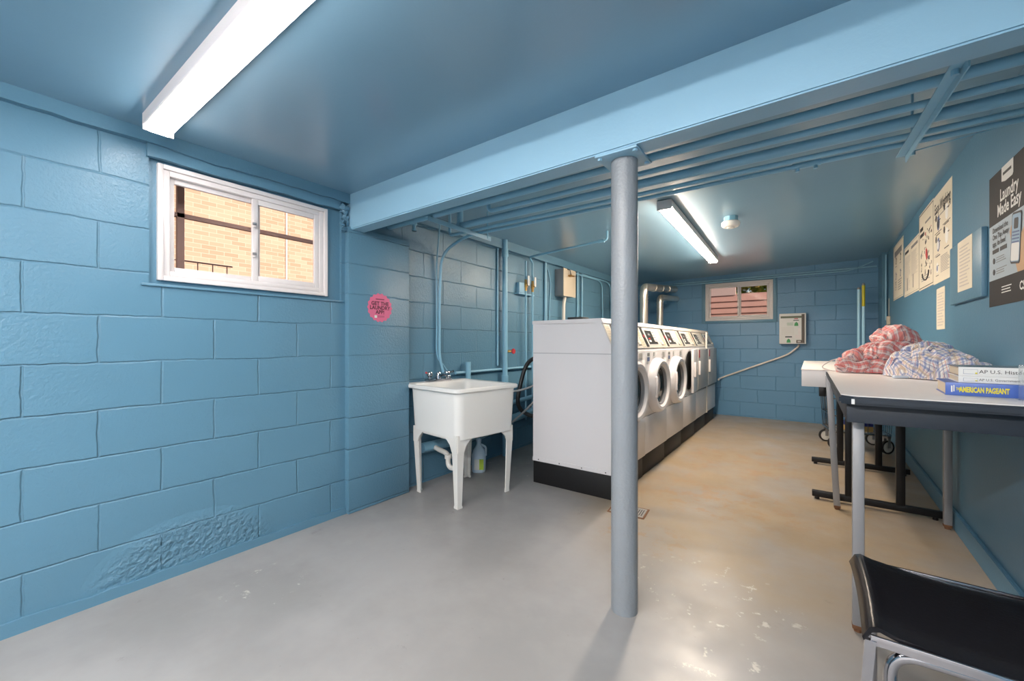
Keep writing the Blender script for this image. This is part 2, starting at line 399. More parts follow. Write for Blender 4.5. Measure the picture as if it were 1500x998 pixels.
b.box((-2.7, YB, 0), (-1.40, YB+.22, 2.4), M_BACK); b.box((-.40, YB, 0), (1.2, YB+.22, 2.4), M_BACK); b.box((-1.40, YB, 0), (-.40, YB+.22, 1.44), M_BACK); b.box((-1.40, YB, 2.09), (-.40, YB+.22, 2.4), M_BACK)
b.build('wall_back', kind='structure')
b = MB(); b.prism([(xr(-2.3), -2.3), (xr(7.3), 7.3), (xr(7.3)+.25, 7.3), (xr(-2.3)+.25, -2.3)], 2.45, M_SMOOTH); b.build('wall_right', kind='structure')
b = MB(); b.prism([(xr(6.72)-.0, 6.72), (xr(7.1), 7.12), (xr(7.1)-.055, 7.12), (xr(6.72)-.055, 6.72)], 2.3, M_SMOOTH); b.build('wall_corner_furring', kind='structure')
MB().box((-2.75, -2.45, 0), (1.2, -2.2, 2.4), mat('white_bounce_paint', (.75, .74, .72), .7)).build('wall_front', kind='structure')  # unseen wall, made near-white to bounce fill light into the room
SL = .0165   # the old ceiling and beam rise a little towards the right wall
SHZ = Matrix(((1, 0, 0, 0), (0, 1, 0, 0), (SL, 0, 1, SL*2.45), (0, 0, 0, 1)))
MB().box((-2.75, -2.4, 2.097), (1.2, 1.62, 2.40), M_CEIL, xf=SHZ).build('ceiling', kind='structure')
b = MB()   # ceiling beyond the beam hangs a little lower along the machine wall
v = [(-2.75, 1.60, 2.143), (1.2, 1.60, 2.248), (1.2, 7.35, 2.248), (-2.75, 7.35, 2.143)]
vv = [b.bm.verts.new(p) for p in v]+[b.bm.verts.new((p[0], p[1], 2.5)) for p in v]
fs = [b.bm.faces.new([vv[i] for i in q]) for q in ((0, 3, 2, 1), (4, 5, 6, 7), (0, 1, 5, 4), (1, 2, 6, 5), (2, 3, 7, 6), (3, 0, 4, 7))]
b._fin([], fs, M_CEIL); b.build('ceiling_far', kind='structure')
b = MB()  # beam, slightly skewed
def yb(x): return 1.53+(x+2.45)*.0165
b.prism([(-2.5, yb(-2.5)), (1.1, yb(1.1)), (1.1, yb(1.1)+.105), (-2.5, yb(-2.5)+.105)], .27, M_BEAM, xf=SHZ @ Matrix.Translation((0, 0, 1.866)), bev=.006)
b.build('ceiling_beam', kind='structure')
# ragged wooden ledger above the near left wall
def ragged(name, x0, x1, y0, y1, ztop, zbot, amp, seed, m=M_TRIM):
    b = MB(); n_ = 60; pts = []
    for i in range(n_+1):
        y = y0+(y1-y0)*i/n_; pts.append((y, zbot+amp*(noise.noise(Vector((y*3.1+seed, seed, 0)))+.5*noise.noise(Vector((y*11+seed, 0, seed))))))
    pts = [(y0, ztop)]+pts+[(y1, ztop)]
    T = Matrix(((0, 0, x1-x0, x0), (1, 0, 0, 0), (0, 1, 0, 0), (0, 0, 0, 1)))
    b.prism(pts, 1, m, xf=T); return b.build(name, kind='structure')
ragged('trim_1', XL-.01, XL+.035, -2.2, 1.53, 2.105, 2.035, .014, 3)
ragged('trim_2', XL-.01, XL+.018, .52, 1.475, 2.04, 1.983, .006, 8)
ragged('trim_3', XR_-.01, XR_+.045, 2.02, 7.1, 2.16, 2.062, .004, 5)
b = MB(); b.box((XL-.02, .50, 1.386), (XL+.012, 1.50, 1.398), M_TRIM, bev=.004); b.build('trim_sill', kind='structure')
b = MB(); b.prism([(xr(-2), -2), (xr(6.7), 6.7), (xr(6.7)-.018, 6.7), (xr(-2)-.018, -2)], .115, M_SMOOTH, bev=.004); b.build('baseboard_right', kind='structure')
ragged('baseboard_left', XL-.01, XL+.012, -2.2, 1.515, -.0, .045, .018, 12)
# crumbled mortar at the corner under the beam
b = MB()
for k in range(26):
    p = Vector((XL+.01+random.random()*.02, 1.475+random.random()*.045, 1.86+random.random()*.15)); r = .008+random.random()*.012
    r_ = bmesh.ops.create_icosphere(b.bm, subdivisions=1, radius=r); 
    for v in r_['verts']: v.co = v.co*(.7+.6*random.random())+p
    b._fin([], list({f for v in r_['verts'] for f in v.link_faces}), M_TRIM)
b.build('trim_broken_mortar', kind='structure')

# ------------------------------------------------------------------ windows
def window(name, T, w, h, rail, kindn):
    """local x = width seen from inside, y = up, z = towards the room; origin bottom centre"""
    root = empty(name, kind='structure'); d = .05
    def fr(x0, y0, x1, y1, t, z0, z1, m=M_VINYL):
        b = MB(); b.M = T
        for q in ((x0, y0, x0+t, y1), (x1-t, y0, x1, y1), (x0+t, y0, x1-t, y0+t), (x0+t, y1-t, x1-t, y1)): b.box((q[0], q[1], z0), (q[2], q[3], z1), m, bev=.003)
        return b
    fr(-w/2, 0, w/2, h, .022, -.05, .012).build('window_frame', root)
    b = fr(-w/2+.022, .022, w/2-.022, h-.022, .026, -.05, .0)
    b.box((-w/2+.04, .012, -.02), (w/2-.04, .022, .004), M_VINYL); b.build('window_casing', root)
    x0 = -w/2+.048; x1 = w/2-.048; mid = .02*w
    # fixed light and sliding sash
    s1 = fr(x0, .048, mid+.022, h-.048, .024, -.045, -.026).build('window_sash', root)
    s2 = fr(mid-.026, .048, x1, h-.048, .030, -.025, -.006).build('window_sash', root)
    g = MB(); g.M = T; g.box((x0+.02, .07, -.037), (mid, h-.07, -.034), M_GLASS); g.build('pane', s1)
    g = MB(); g.M = T; g.box((mid+.01, .075, -.017), (x1-.028, h-.075, -.014), M_GLASS); g.build('pane', s2)
    l = MB(); l.M = T
    for fy in (.32, .62): l.box((mid-.026, h*fy, -.008), (mid-.014, h*fy+.045, .008), M_VINYL, bev=.002); l.box((mid-.03, h*fy+.012, .004), (mid-.010, h*fy+.026, .012), M_STEEL, bev=.002)
    l.build('latch', root, label='metal latch on the meeting rail')
    return root
# left wall window: viewer looks towards -x, right-hand direction is +y, normal +x
T1 = Matrix(((0, 0, 1, XL-.012), (1, 0, 0, .979), (0, 1, 0, 1.418), (0, 0, 0, 1)))
window('window_1', T1, .836, .552, .05, 0)
T2 = Matrix(((1, 0, 0, -.90), (0, 0, -1, YB-.004+.02), (0, 1, 0, 1.474), (0, 0, 0, 1)))
window('window_2', T2, .915, .588, .05, 0)
b = MB(); 
for q in ((-1.41, 1.43, -1.358, 2.10), (-.442, 1.43, -.39, 2.10), (-1.358, 1.43, -.442, 1.474), (-1.358, 2.062, -.442, 2.10)): b.box((q[0], YB-.012, q[1]), (q[2], YB+.05, q[3]), M_TRIM, bev=.003)
b.build('trim_window_surround', kind='structure')

# ------------------------------------------------------------------ outside the windows
MB().box((-8.3, -8, -.2), (-8.0, 14, 9), brick_mat()).build('wall_outside_brick', kind='structure')
MB().box((-8.0, -8, 1.0), (-2.9, 14, 1.15), mat('outside_concrete', (.5, .45, .38), .9)).build('ground_outside', kind='structure')
r_ = empty('security_bars', (-2.733, .98, 1.4), label='brown steel bars across the outside of the near window', cat='window bars')
mb_bar = mat('brown_bar_steel', (.42, .26, .22), .6)
MB().box((-.012, -.60, .395), (.012, .60, .418), mb_bar).build('bar', r_)
MB().box((-.012, -.282, -.1), (.012, -.250, .66), mb_bar).build('bar', r_)
b = MB(); b.tube([(-7.9, 3.66, 1.15), (-7.9, 3.66, 6.5)], .016, M_PAPERW, n=6); b.build('service_cable', label='thin white cable hanging outside behind the near window right pane', cat='cable')
b = MB(); b.tube([(-3.9, .5, 1.757), (-3.9, 1.37, 1.757)], .006, mb_bar, n=6)
for k in range(9): b.tube([(-3.9, .53+k*.10, 1.15), (-3.9, .53+k*.10, 1.757)], .004, mb_bar, n=6)
b.build('garden_railing', label='low brown railing outside, seen at the bottom of the near window', cat='railing')
m_side = mat('pink_siding', (.62, .36, .30), .7)
b = MB()
for k in range(18): b.prism([(0, 0), (.022, .0), (.0, .11)], 4.4, m_side, xf=Matrix.Translation((-3.1, 8.4, k*.11+.02)) @ Matrix(((0, 0, 1, 0), (-1, 0, 0, 0), (0, 1, 0, 0), (0, 0, 0, 1))))
b.box((-3.1, 8.4, 0), (1.3, 8.5, 2.02), m_side); b.box((-3.1, 8.38, 2.0), (-1.10, 8.46, 2.6), mat('pale_pink_panel', (.66, .50, .45), .6)); b.build('wall_outside_siding', kind='structure')
MB().box((-3.1, 7.4, .6), (1.5, 8.4, .7), mat('outside_concrete', (.5, .45, .38), .9)).build('ground_window_well', kind='structure')
b = MB(); m_leaf = mat('hedge_leaf', (.16, .22, .02), .6, var=.5); m_leaf2 = mat('dry_leaf', (.30, .24, .03), .6)
for k in range(4200):
    p = Vector((-1.4+random.random()*2.4, 8.7+random.random()*.6, 1.85+random.random()*.8)); a = Vector((random.gauss(0, 1), random.gauss(0, 1), random.gauss(0, 1))).normalized()*.06; c = a.cross(Vector((random.random(), random.random(), random.random()))).normalized()*.03
    f = b.bm.faces.new([b.bm.verts.new(p-a), b.bm.verts.new(p+c), b.bm.verts.new(p+a), b.bm.verts.new(p-c)]); b._fin([], [f], random.choice((m_leaf, m_leaf, m_leaf2)))
b.build('hedge_foliage', kind='stuff', label='green hedge above the pink siding outside the far window', cat='hedge')

# ------------------------------------------------------------------ ceiling lights
def strip_light(loc, rz, L, lamp, label, tilt=0):
    root = empty('strip_light', loc, rz, label, 'ceiling light', 'long strip lights on the ceiling'); root.rotation_euler = (0, -tilt, rz)
    b = MB()   # folded white tray, local x along the tube, z down from ceiling (0)
    b.prism([(-.052, 0), (.052, 0), (.052, -.046), (.048, -.050), (-.048, -.050), (-.052, -.046)], L, M_VINYL, xf=Matrix(((0, 0, 1, -L/2), (1, 0, 0, 0), (0, 1, 0, 0), (0, 0, 0, 1))))
    b.build('housing', root)
    st, c = lamp; dm = mat('lamp_diffuser_%d' % int(1000*c[2]), (.9, .9, .9), .4, emit=(st, c))
    b = MB()
    pr = [(-.046, -.048), (.046, -.048), (.046, -.054), (.034, -.072), (-.034, -.072), (-.046, -.054)]
    b.prism(pr, L-.012, dm, xf=Matrix(((0, 0, 1, -L/2+.006), (1, 0, 0, 0), (0, 1, 0, 0), (0, 0, 0, 1)))); b.build('diffuser', root, label='glowing white diffuser')
    for sx in (-1, 1):
        b = MB(); b.box((sx*L/2-.004, -.053, -.070), (sx*L/2+.004, .053, 0), M_VINYL, bev=.002); b.build('end_cap', root)
    return root
strip_light((-1.05, .540, 2.1205), math.radians(.8), 2.48, LAMP_NEAR, 'long strip light on the ceiling above the near window', SL)
strip_light((-.925, 4.33, 2.186), math.radians(92.2), 2.42, LAMP_FAR, 'warm strip light on the ceiling beyond the column')
strip_light((-.55, -.80, 2.129), 0, 2.4, LAMP_REAR_FILL, 'added fill strip light on the ceiling behind the viewer, out of view', SL)  # unseen lamp, added to fill the room from behind the camera

# ------------------------------------------------------------------ column
root = empty('support_column', (-.632, 1.665, 0), label='round grey-painted steel column standing under the beam', cat='column', kind='thing')
MB().tube([(0, 0, 0), (0, 0, 1.887)], .0545, M_GREYP, n=40).build('pole', root)
b = MB(); b.box((-.088, -.102, 1.885), (.088, .085, 1.895), M_BEAM, bev=.002)
for sx in (-.074, .074):
    for sy in (-.082, .06): b.tube([(sx, sy, 1.877), (sx, sy, 1.887)], .010, M_BEAM, n=6)
b.build('top_plate', root)

# ------------------------------------------------------------------ overhead pipes and hangers
def pipe(name, pts, r, label, cat='pipe', m=M_PIPE, n=14, rb=.05, extra=None, group=None):
    b = MB(); b.tube(bend(pts, rb), r, m, n=n)
    if extra: extra(b)
    return b.build(name, label=label, cat=cat, group=group)
def coupl(*ps):
    def f(b):
        for (p, q, r) in ps: b.tube([p, q], r, M_PIPE, n=14)
    return f
XE = .688
def flange_end(x): return x
pipe('overhead_pipe', [(XR_+.01, 1.885, 1.972), (XE, 1.885, 1.972)], .0185, 'blue overhead pipe nearest behind the beam', rb=.0)
pipe('overhead_pipe', [(-1.68, 2.04, 2.165), (-1.68, 2.04, 1.9735), (XE-.002, 2.04, 1.9735)], .0135, 'thin blue overhead pipe with a turned-up end, right before the thick one', rb=.035,
     extra=coupl(((-1.68, 2.04, 2.06), (-1.68, 2.04, 2.10), .019)))
pipe('overhead_pipe', [(-2.06, 2.195, 1.983), (XE-.002, 2.195, 1.983)], .0235, 'thickest blue overhead pipe, in the middle of the overhead run', rb=0,
     extra=coupl(((-2.06, 2.195, 1.983), (-2.10, 2.195, 1.983), .029), ((-2.08, 2.195, 1.983), (-2.08, 2.195, 2.15), .0235)))
pipe('overhead_pipe', [(-2.30, 2.31, 2.14), (-2.30, 2.31, 1.9715), (XE-.004, 2.31, 1.9715)], .0115, 'thin blue overhead pipe just past the thickest one', rb=.03)
def tee(b):
    for x in (.02, -.05): b.tube([(x, 2.395, 1.9715), (x, 2.395, 1.945)], .009, M_PIPE, n=10)
    b.tube([(-.07, 2.395, 1.9715), (.04, 2.395, 1.9715)], .015, M_PIPE)
pipe('overhead_pipe', [(XE-.004, 2.395, 1.9715), (-2.22, 2.395, 1.9715), (-2.455, 2.37, 1.86), (-2.48, 2.37, 1.5), (-2.48, 2.37, 1.0), (-2.46, 2.40, .86)], .0115, 'blue water pipe farthest from the beam, bending down the wall to the sink faucet', rb=.11, extra=tee)
pipe('wall_cable', spline([(-2.40, 2.30, 2.09), (-2.46, 2.34, 1.95), (-2.492, 2.352, 1.75), (-2.492, 2.352, 1.3), (-2.492, 2.355, 1.03), (-2.49, 2.43, .93), (-2.48, 2.50, .84)]), .006, 'thin blue line running down the wall beside the sink water pipe', rb=0)
pipe('drop_pipe', [(-2.38, 2.02, 2.15), (-2.38, 2.02, 1.955)], .013, 'short capped blue pipe stub hanging behind the beam end', rb=0, extra=coupl(((-2.38, 2.02, 2.03), (-2.38, 2.02, 2.00), .021), ((-2.38, 2.02, 1.955), (-2.38, 2.02, 1.975), .017)))
def hanger(x, y0, y1, x1, label, tall):
    root = empty('pipe_hanger', (x, y0, 1.925), label=label, cat='pipe hanger', group='angle iron hangers under the pipes')
    L = y1-y0; T = Matrix(((1, (x1-x)/L, 0, 0), (0, 1, 0, 0), (0, 0, 1, 0), (0, 0, 0, 1)))
    b = MB(); b.box((-.004, 0, 0), (.0, L, .033), M_PIPE, xf=T); b.box((-.034, 0, .029), (0, L, .033), M_PIPE, xf=T); b.build('angle_iron', root)
    for f in (.08, .94):
        b = MB(); b.tube([(-.018, f*L, .02), (-.018, f*L, tall)], .005, M_PIPE, n=8); b.tube([(-.018, f*L, .012), (-.018, f*L, .029)], .010, M_PIPE, n=6); b.build('threaded_rod', root)
    return root
hanger(-2.02, 1.83, 2.50, -2.035, 'blue angle iron under the overhead pipes near the pilaster', .225)
hanger(.375, 1.74, 2.50, .345, 'blue angle iron under the overhead pipes at the right wall end', .29)
b = MB(); b.tube([(.36, 2.46, 1.955), (.70, 2.44, 1.985)], .0025, M_PIPE, n=6); b.build('guy_wire', label='thin wire from the right hanger to the right wall', cat='wire')

# ------------------------------------------------------------------ pipes on the recessed wall
XW = XR_
pipe('drain_stack', [(XW+.055, 3.235, .0), (XW+.055, 3.235, 2.15)], .027, 'thick vertical blue pipe on the wall between sink and machines', rb=0,
     extra=coupl(((XW+.055, 3.235, .72), (XW+.055, 3.235, .80), .034), ((XW+.055, 3.235, 1.98), (XW+.055, 3.235, 2.06), .034)))
pipe('conduit', [(XW+.012, 3.17, .9), (XW+.012, 3.17, 2.06)], .010, 'thin conduit tight beside the thick vertical pipe', rb=0)
for i, (y, lab) in enumerate(((3.612, 'nearer of the two thin blue risers with brass valves'), (3.742, 'farther of the two thin blue risers with brass valves'))):
    root = empty('riser_pipe', (XW+.05, y, 0), label=lab, cat='pipe', group='risers with brass valves')
    b = MB(); b.tube([(0, 0, .3), (0, 0, 2.0)], .0105, M_PIPE); b.build('pipe', root)
    b = MB(); z = 1.742
    b.tube([(0, 0, z-.06), (0, 0, z-.03), (0, 0, z-.02), (0, 0, z+.02), (0, 0, z+.03), (0, 0, z+.06)], [.014, .014, .020, .020, .014, .014], M_BRASS, n=10)
    b.tube([(0, 0, z), (.035, 0, z)], .009, M_BRASS, n=8); b.build('valve', root, label='brass valve body')
    b = MB(); b.box((.03, -.012, z-.004), (.036, .020, z+.10), M_PAPERW, bev=.002); b.build('valve_lever', root, label='white lever')
pipe('branch_pipe', [(XW+.05, 3.742, 2.0), (XW+.05, 3.68, 2.055), (-1.60, 3.60, 2.085), (-1.53, 3.595, 2.085), (-1.53, 3.595, 2.17)], .0105, 'thin blue pipe crossing from the brass-valved risers to the ceiling left of the column', rb=.03,
     extra=coupl(((-1.62, 3.602, 2.085), (-1.56, 3.598, 2.085), .016)))
b = MB(); b.box((XW, 3.50, 1.655), (XW+.045, 3.60, 1.765), M_BEAM, bev=.004); b.box((XW, 3.48, 1.64), (XW+.05, 3.78, 1.652), M_PIPE); b.build('junction_box', label='small pale blue box on the wall behind the brass valves', cat='electrical box')
pipe('conduit', [(XW+.02, 4.06, 1.1), (XW+.02, 4.06, 2.07)], .017, 'blue conduit rising just left of the beige box', rb=0)
pipe('conduit', spline([(XW+.01, 4.17, 1.1), (XW+.012, 4.165, 1.5), (XW+.01, 4.19, 1.8), (XW+.012, 4.15, 1.95), (XW+.01, 4.06, 2.05)]), .006, 'wavy thin cable on the wall touching the conduit left of the beige box', rb=0, cat='cable')
root = empty('control_box', (XW, 4.46, 1.695), label='beige metal box with brass fitting on the recessed wall', cat='electrical box')
b = MB(); b.box((0, -.15, 0), (.115, .15, .325), M_GREYM, bev=.003); b.build('body', root)
b = MB(); b.box((.115, -.155, -.004), (.127, .155, .330), M_BOX, bev=.003); b.build('front_cover', root, label='beige front cover')
b = MB(); b.tube([(.127, -.02, .25), (.165, -.02, .25)], .014, M_BRASS, n=10); b.tube([(.15, -.07, .245), (.15, .06, .255)], .009, M_BRASS, n=8); b.tube([(.15, .06, .255), (.15, .16, .262)], .003, M_HOSEB, n=6); b.tube([(.155, -.02, .25), (.15, -.04, .315), (.12, -.07, .33)], .006, M_HOSEB, n=6); b.build('fitting', root, label='brass fitting')
pipe('conduit', [(XW+.06, 4.42, 1.0), (XW+.06, 4.42, 1.60), (XW+.06, 4.46, 1.70)], .021, 'cream pipe coming down out of the beige box', m=M_CREAM, rb=.06)
pipe('conduit', [(XW+.02, 4.87, 1.0), (XW+.02, 4.87, 2.06)], .013, 'blue conduit rising just right of the beige box', rb=0)
pipe('conduit', [(XW+.02, 5.0, 1.0), (XW+.02, 5.0, 2.06)], .012, 'second blue conduit right of the beige box, its pair', rb=0)
pipe('conduit', [(XW+.02, 4.7, 2.035), (XW+.02, 5.55, 2.035), (XW+.02, 5.66, 1.98), (XW+.02, 5.70, 1.0)], .010, 'blue conduit bending down the wall next to the column edge', rb=.12)
pipe('conduit', [(XW+.02, 5.0, 2.05), (XW+.02, 5.85, 2.05), (XW+.02, 5.98, 1.98), (XW+.02, 6.02, 1.0)], .010, 'farther blue conduit bending down behind the column edge', rb=.12)
pipe('wall_pipe', [(XW+.03, 2.56, .862), (XW+.03, 3.9, .862)], .012, 'thin level pipe along the wall behind the sink', rb=0)
pipe('pipe_stub', [(XW+.05, 2.70, .45), (XW+.05, 2.70, .955)], .023, 'short open blue pipe standing up behind the sink rim', rb=0)
pipe('waste_pipe', [(XW+.06, 2.15, .30), (XW+.06, 2.85, .285), (XW+.07, 3.0, .33), (XW+.07, 4.3, .43)], .040, 'thick blue waste pipe low on the wall under the sink', rb=.1, extra=coupl(((XW+.065, 2.80, .285), (XW+.065, 2.92, .30), .052), ((XW+.07, 3.18, .338), (XW+.07, 3.30, .348), .052)))
pipe('wall_pipe', [(XW+.05, 2.7, .50), (XW+.05, 3.1, .50), (XW+.05, 4.2, .56)], .022, 'upper of the two low blue pipes behind the sink', rb=.1)
root = empty('hose_valve', (XW+.05, 3.262, 1.04), label='red-handled valve on the thick vertical blue pipe', cat='valve')
b = MB(); b.tube([(.0, 0, 0), (.06, .03, 0)], .014, M_BRASS, n=10); b.build('body', root)
b = MB(); b.lathe([(0, 0), (.024, 0), (.028, .008), (.024, .016), (0, .018)], M_RED, n=14, xf=Matrix.Translation((.06, .03, 0)) @ Matrix.Rotation(PI/2, 4, 'Y')); b.build('hand_wheel', root, label='red hand wheel')
b = MB(); b.tube([(.03, .02, 0), (.035, .07, -.004)], .011, M_HOSEB, n=8); b.build('spout', root, label='black spout')
pipe('drain_hose', spline([(-1.86, 3.25, .93), (-2.05, 3.30, .99), (-2.22, 3.30, .93), (-2.27, 3.24, .72), (-2.28, 3.22, .52), (-2.2, 3.3, .42), (-1.95, 3.32, .42), (-1.86, 3.3, .44)]), .020, 'black rubber hose looping out behind the nearest washer', m=M_HOSEB, rb=0, cat='hose')
pipe('drain_hose', spline([(-1.87, 3.42, .90), (-2.0, 3.42, .93), (-2.15, 3.42, .86), (-2.17, 3.42, .5), (-2.17, 3.42, .02)]), .016, 'grey hose dropping to the floor behind the nearest washer', m=M_HOSEG, rb=0, cat='hose')
pipe('supply_hose', spline([(-1.88, 3.0, .78), (-2.1, 3.02, .70), (-2.3, 2.98, .665), (-2.44, 2.9, .66)]), .009, 'thin grey hose from the nearest washer to the wall, upper one', m=M_HOSEG, rb=0, cat='hose')
pipe('supply_hose', spline([(-1.88, 2.95, .66), (-2.05, 2.95, .50), (-2.25, 2.95, .35), (-2.40, 2.92, .29)]), .009, 'thin grey hose slanting down to the low waste pipe', m=M_HOSEG, rb=0, cat='hose')

# ------------------------------------------------------------------ utility sink
root = empty('utility_sink', (-2.15, 2.275, 0), math.radians(-8), label='white plastic laundry tub sink on four legs beside the pilaster', cat='sink')
def loft(b, rings, m, close_last=True):
    R_ = [[b.bm.verts.new(p) for p in r] for r in rings]; fs = []
    for A, B in zip(R_, R_[1:]):
        n_ = len(A)
        for k in range(n_): fs.append(b.bm.faces.new((A[k], A[(k+1) % n_], B[(k+1) % n_], B[k])))
    if close_last: fs.append(b.bm.faces.new(R_[-1]))
    b._fin([v for r in R_ for v in r], fs, m)
def rr3(w, h, r, z, cx=0, cy=0): return [(p[0]+cx, p[1]+cy, z) for p in rrect(w, h, r, 6)]
b = MB()
loft(b, [rr3(.50, .50, .05, .468, .03), rr3(.555, .535, .055, .47, .03), rr3(.59, .565, .06, .785, .03), rr3(.66, .60, .05, .785), rr3(.67, .612, .05, .790), rr3(.67, .612, .05, .808), rr3(.66, .60, .05, .815),
         rr3(.555, .53, .05, .812, .035), rr3(.545, .52, .05, .80, .035), rr3(.50, .48, .05, .50, .035), rr3(.42, .40, .05, .488, .035)], M_TUB)
b.build('tub', root)
b = MB()   # skirt with cut-out arches and leg sockets
for (ax, sg) in (('x', 1), ('x', -1), ('y', 1), ('y', -1)):
    w = .262
    pts = [(-w, .50), (-w, .385), (-w+.055, .385), (-w+.075, .43), (-w+.12, .468), (w-.12, .468), (w-.075, .43), (w-.055, .385), (w, .385), (w, .50)]
    if ax == 'x': T = Matrix(((0, 0, .012*sg, (w-.006)*sg+.03), (1, 0, 0, 0), (0, 1, 0, 0), (0, 0, 0, 1)))
    else: T = Matrix(((1, 0, 0, .03), (0, 0, .012*sg, (w-.006)*sg), (0, 1, 0, 0), (0, 0, 0, 1)))
    b.prism(pts, 1, M_LEGP, xf=T)
b.box((-.24+.03, -.25, .455), (.24+.03, .25, .470), M_LEGP)
b.build('leg_frame', root)
for sx in (1, -1):
    for sy in (1, -1):
        b = MB(); rings = []
        for z, s_, o in ((.43, .060, .264), (.385, .058, .263), (.02, .036, .246), (.012, .042, .247), (0, .042, .247)):
            cx = .03+sx*(o-s_/2); cy = sy*(o-s_/2); t = .010
            # L-section leg opening inwards
            a = s_/2
            P = [(cx+sx*a, cy+sy*a), (cx-sx*a, cy+sy*a), (cx-sx*a, cy+sy*(a-t)), (cx+sx*(a-t), cy+sy*(a-t)), (cx+sx*(a-t), cy-sy*a), (cx+sx*a, cy-sy*a)]
            if sx*sy < 0: P = P[::-1]
            rings.append([(p[0], p[1], z) for p in P])
        loft(b, rings, M_LEGP); b.build('leg', root)
fa = empty('faucet', (-.285, -.0, .812)); fa.parent = root
b = MB(); b.box((-.03, -.115, 0), (.03, .115, .022), M_CHROME, bev=.008); b.tube(bend([(0, 0, .02), (.0, 0, .045), (.07, 0, .062), (.135, 0, .058), (.135, 0, .035)], .03), [.016]*3+[.014]*100 if False else .014, M_CHROME, n=12)
b.lathe([(.022, 0), (.022, .04), (.014, .055), (0, .06)], M_CHROME, n=16, xf=Matrix.Translation((0, 0, .02))); b.build('spout', fa, label='chrome spout')
for sy, mm in ((-1, M_RED), (1, M_BLACK)):
    b = MB(); b.M = Matrix.Translation((0, sy*.085, .02)); b.lathe([(.014, 0), (.012, .02), (.024, .028), (.026, .05), (.020, .060), (0, .062)], M_CHROME, n=10)
    b.tube([(0, 0, .045), (.02, sy*.045, .056)], [.010, .008], M_CHROME, n=8); b.tube([(.02, sy*.045, .056), (.022, sy*.050, .057)], .0085, mm, n=8); b.build('tap_handle', fa)
root2 = root
b = MB(); b.M = Matrix.Translation((.0, -.05, 0)); b.tube([(0, 0, .50), (0, 0, .28)], .020, M_LEGP); b.tube(bend([(0, 0, .30), (0, 0, .17), (-.09, .0, .17), (-.09, 0, .27), (-.20, 0, .28), (-.27, 0, .29)], .045), .019, M_LEGP)
for z in (.40, .27): b.tube([(0, 0, z), (0, 0, z+.03)], .028, M_LEGP, n=10)
b.tube([(-.09, 0, .235), (-.09, 0, .265)], .028, M_LEGP, n=10); b.tube([(0, 0, .43), (0, 0, .468)], .042, M_LEGP); b.build('drain_trap', root, label='white plastic trap under the tub')
# jug
root = empty('detergent_jug', (-2.335, 2.70, 0), math.radians(-54), label='pale plastic jug with a green label on the floor under the sink', cat='jug')
b = MB(); loft(b, [rr3(.085, .105, .03, 0), rr3(.10, .12, .035, .01), rr3(.10, .12, .035, .15), rr3(.09, .10, .035, .185), rr3(.06, .055, .02, .225), rr3(.040, .040, .018, .24), rr3(.038, .038, .018, .262)], M_JUG)
b.build('body', root)
b = MB(); b.tube(bend([(.0, .020, .235), (.0, .062, .215), (.0, .060, .14)], .03), .010, M_JUG, n=10); b.build('handle', root)
b = MB(); b.lathe([(.022, 0), (.022, .022), (0, .023)], M_JUG, n=16, xf=Matrix.Translation((0, 0, .262))); b.build('cap', root)
b = MB(); b.box((.0495, -.035, .03), (.052, .035, .12), M_PAPERW); b.box((.050, .008, .03), (.0527, .045, .12), mat('lime', (.45, .6, .05), .5)); b.build('paper_label', root, label='white and lime green label')

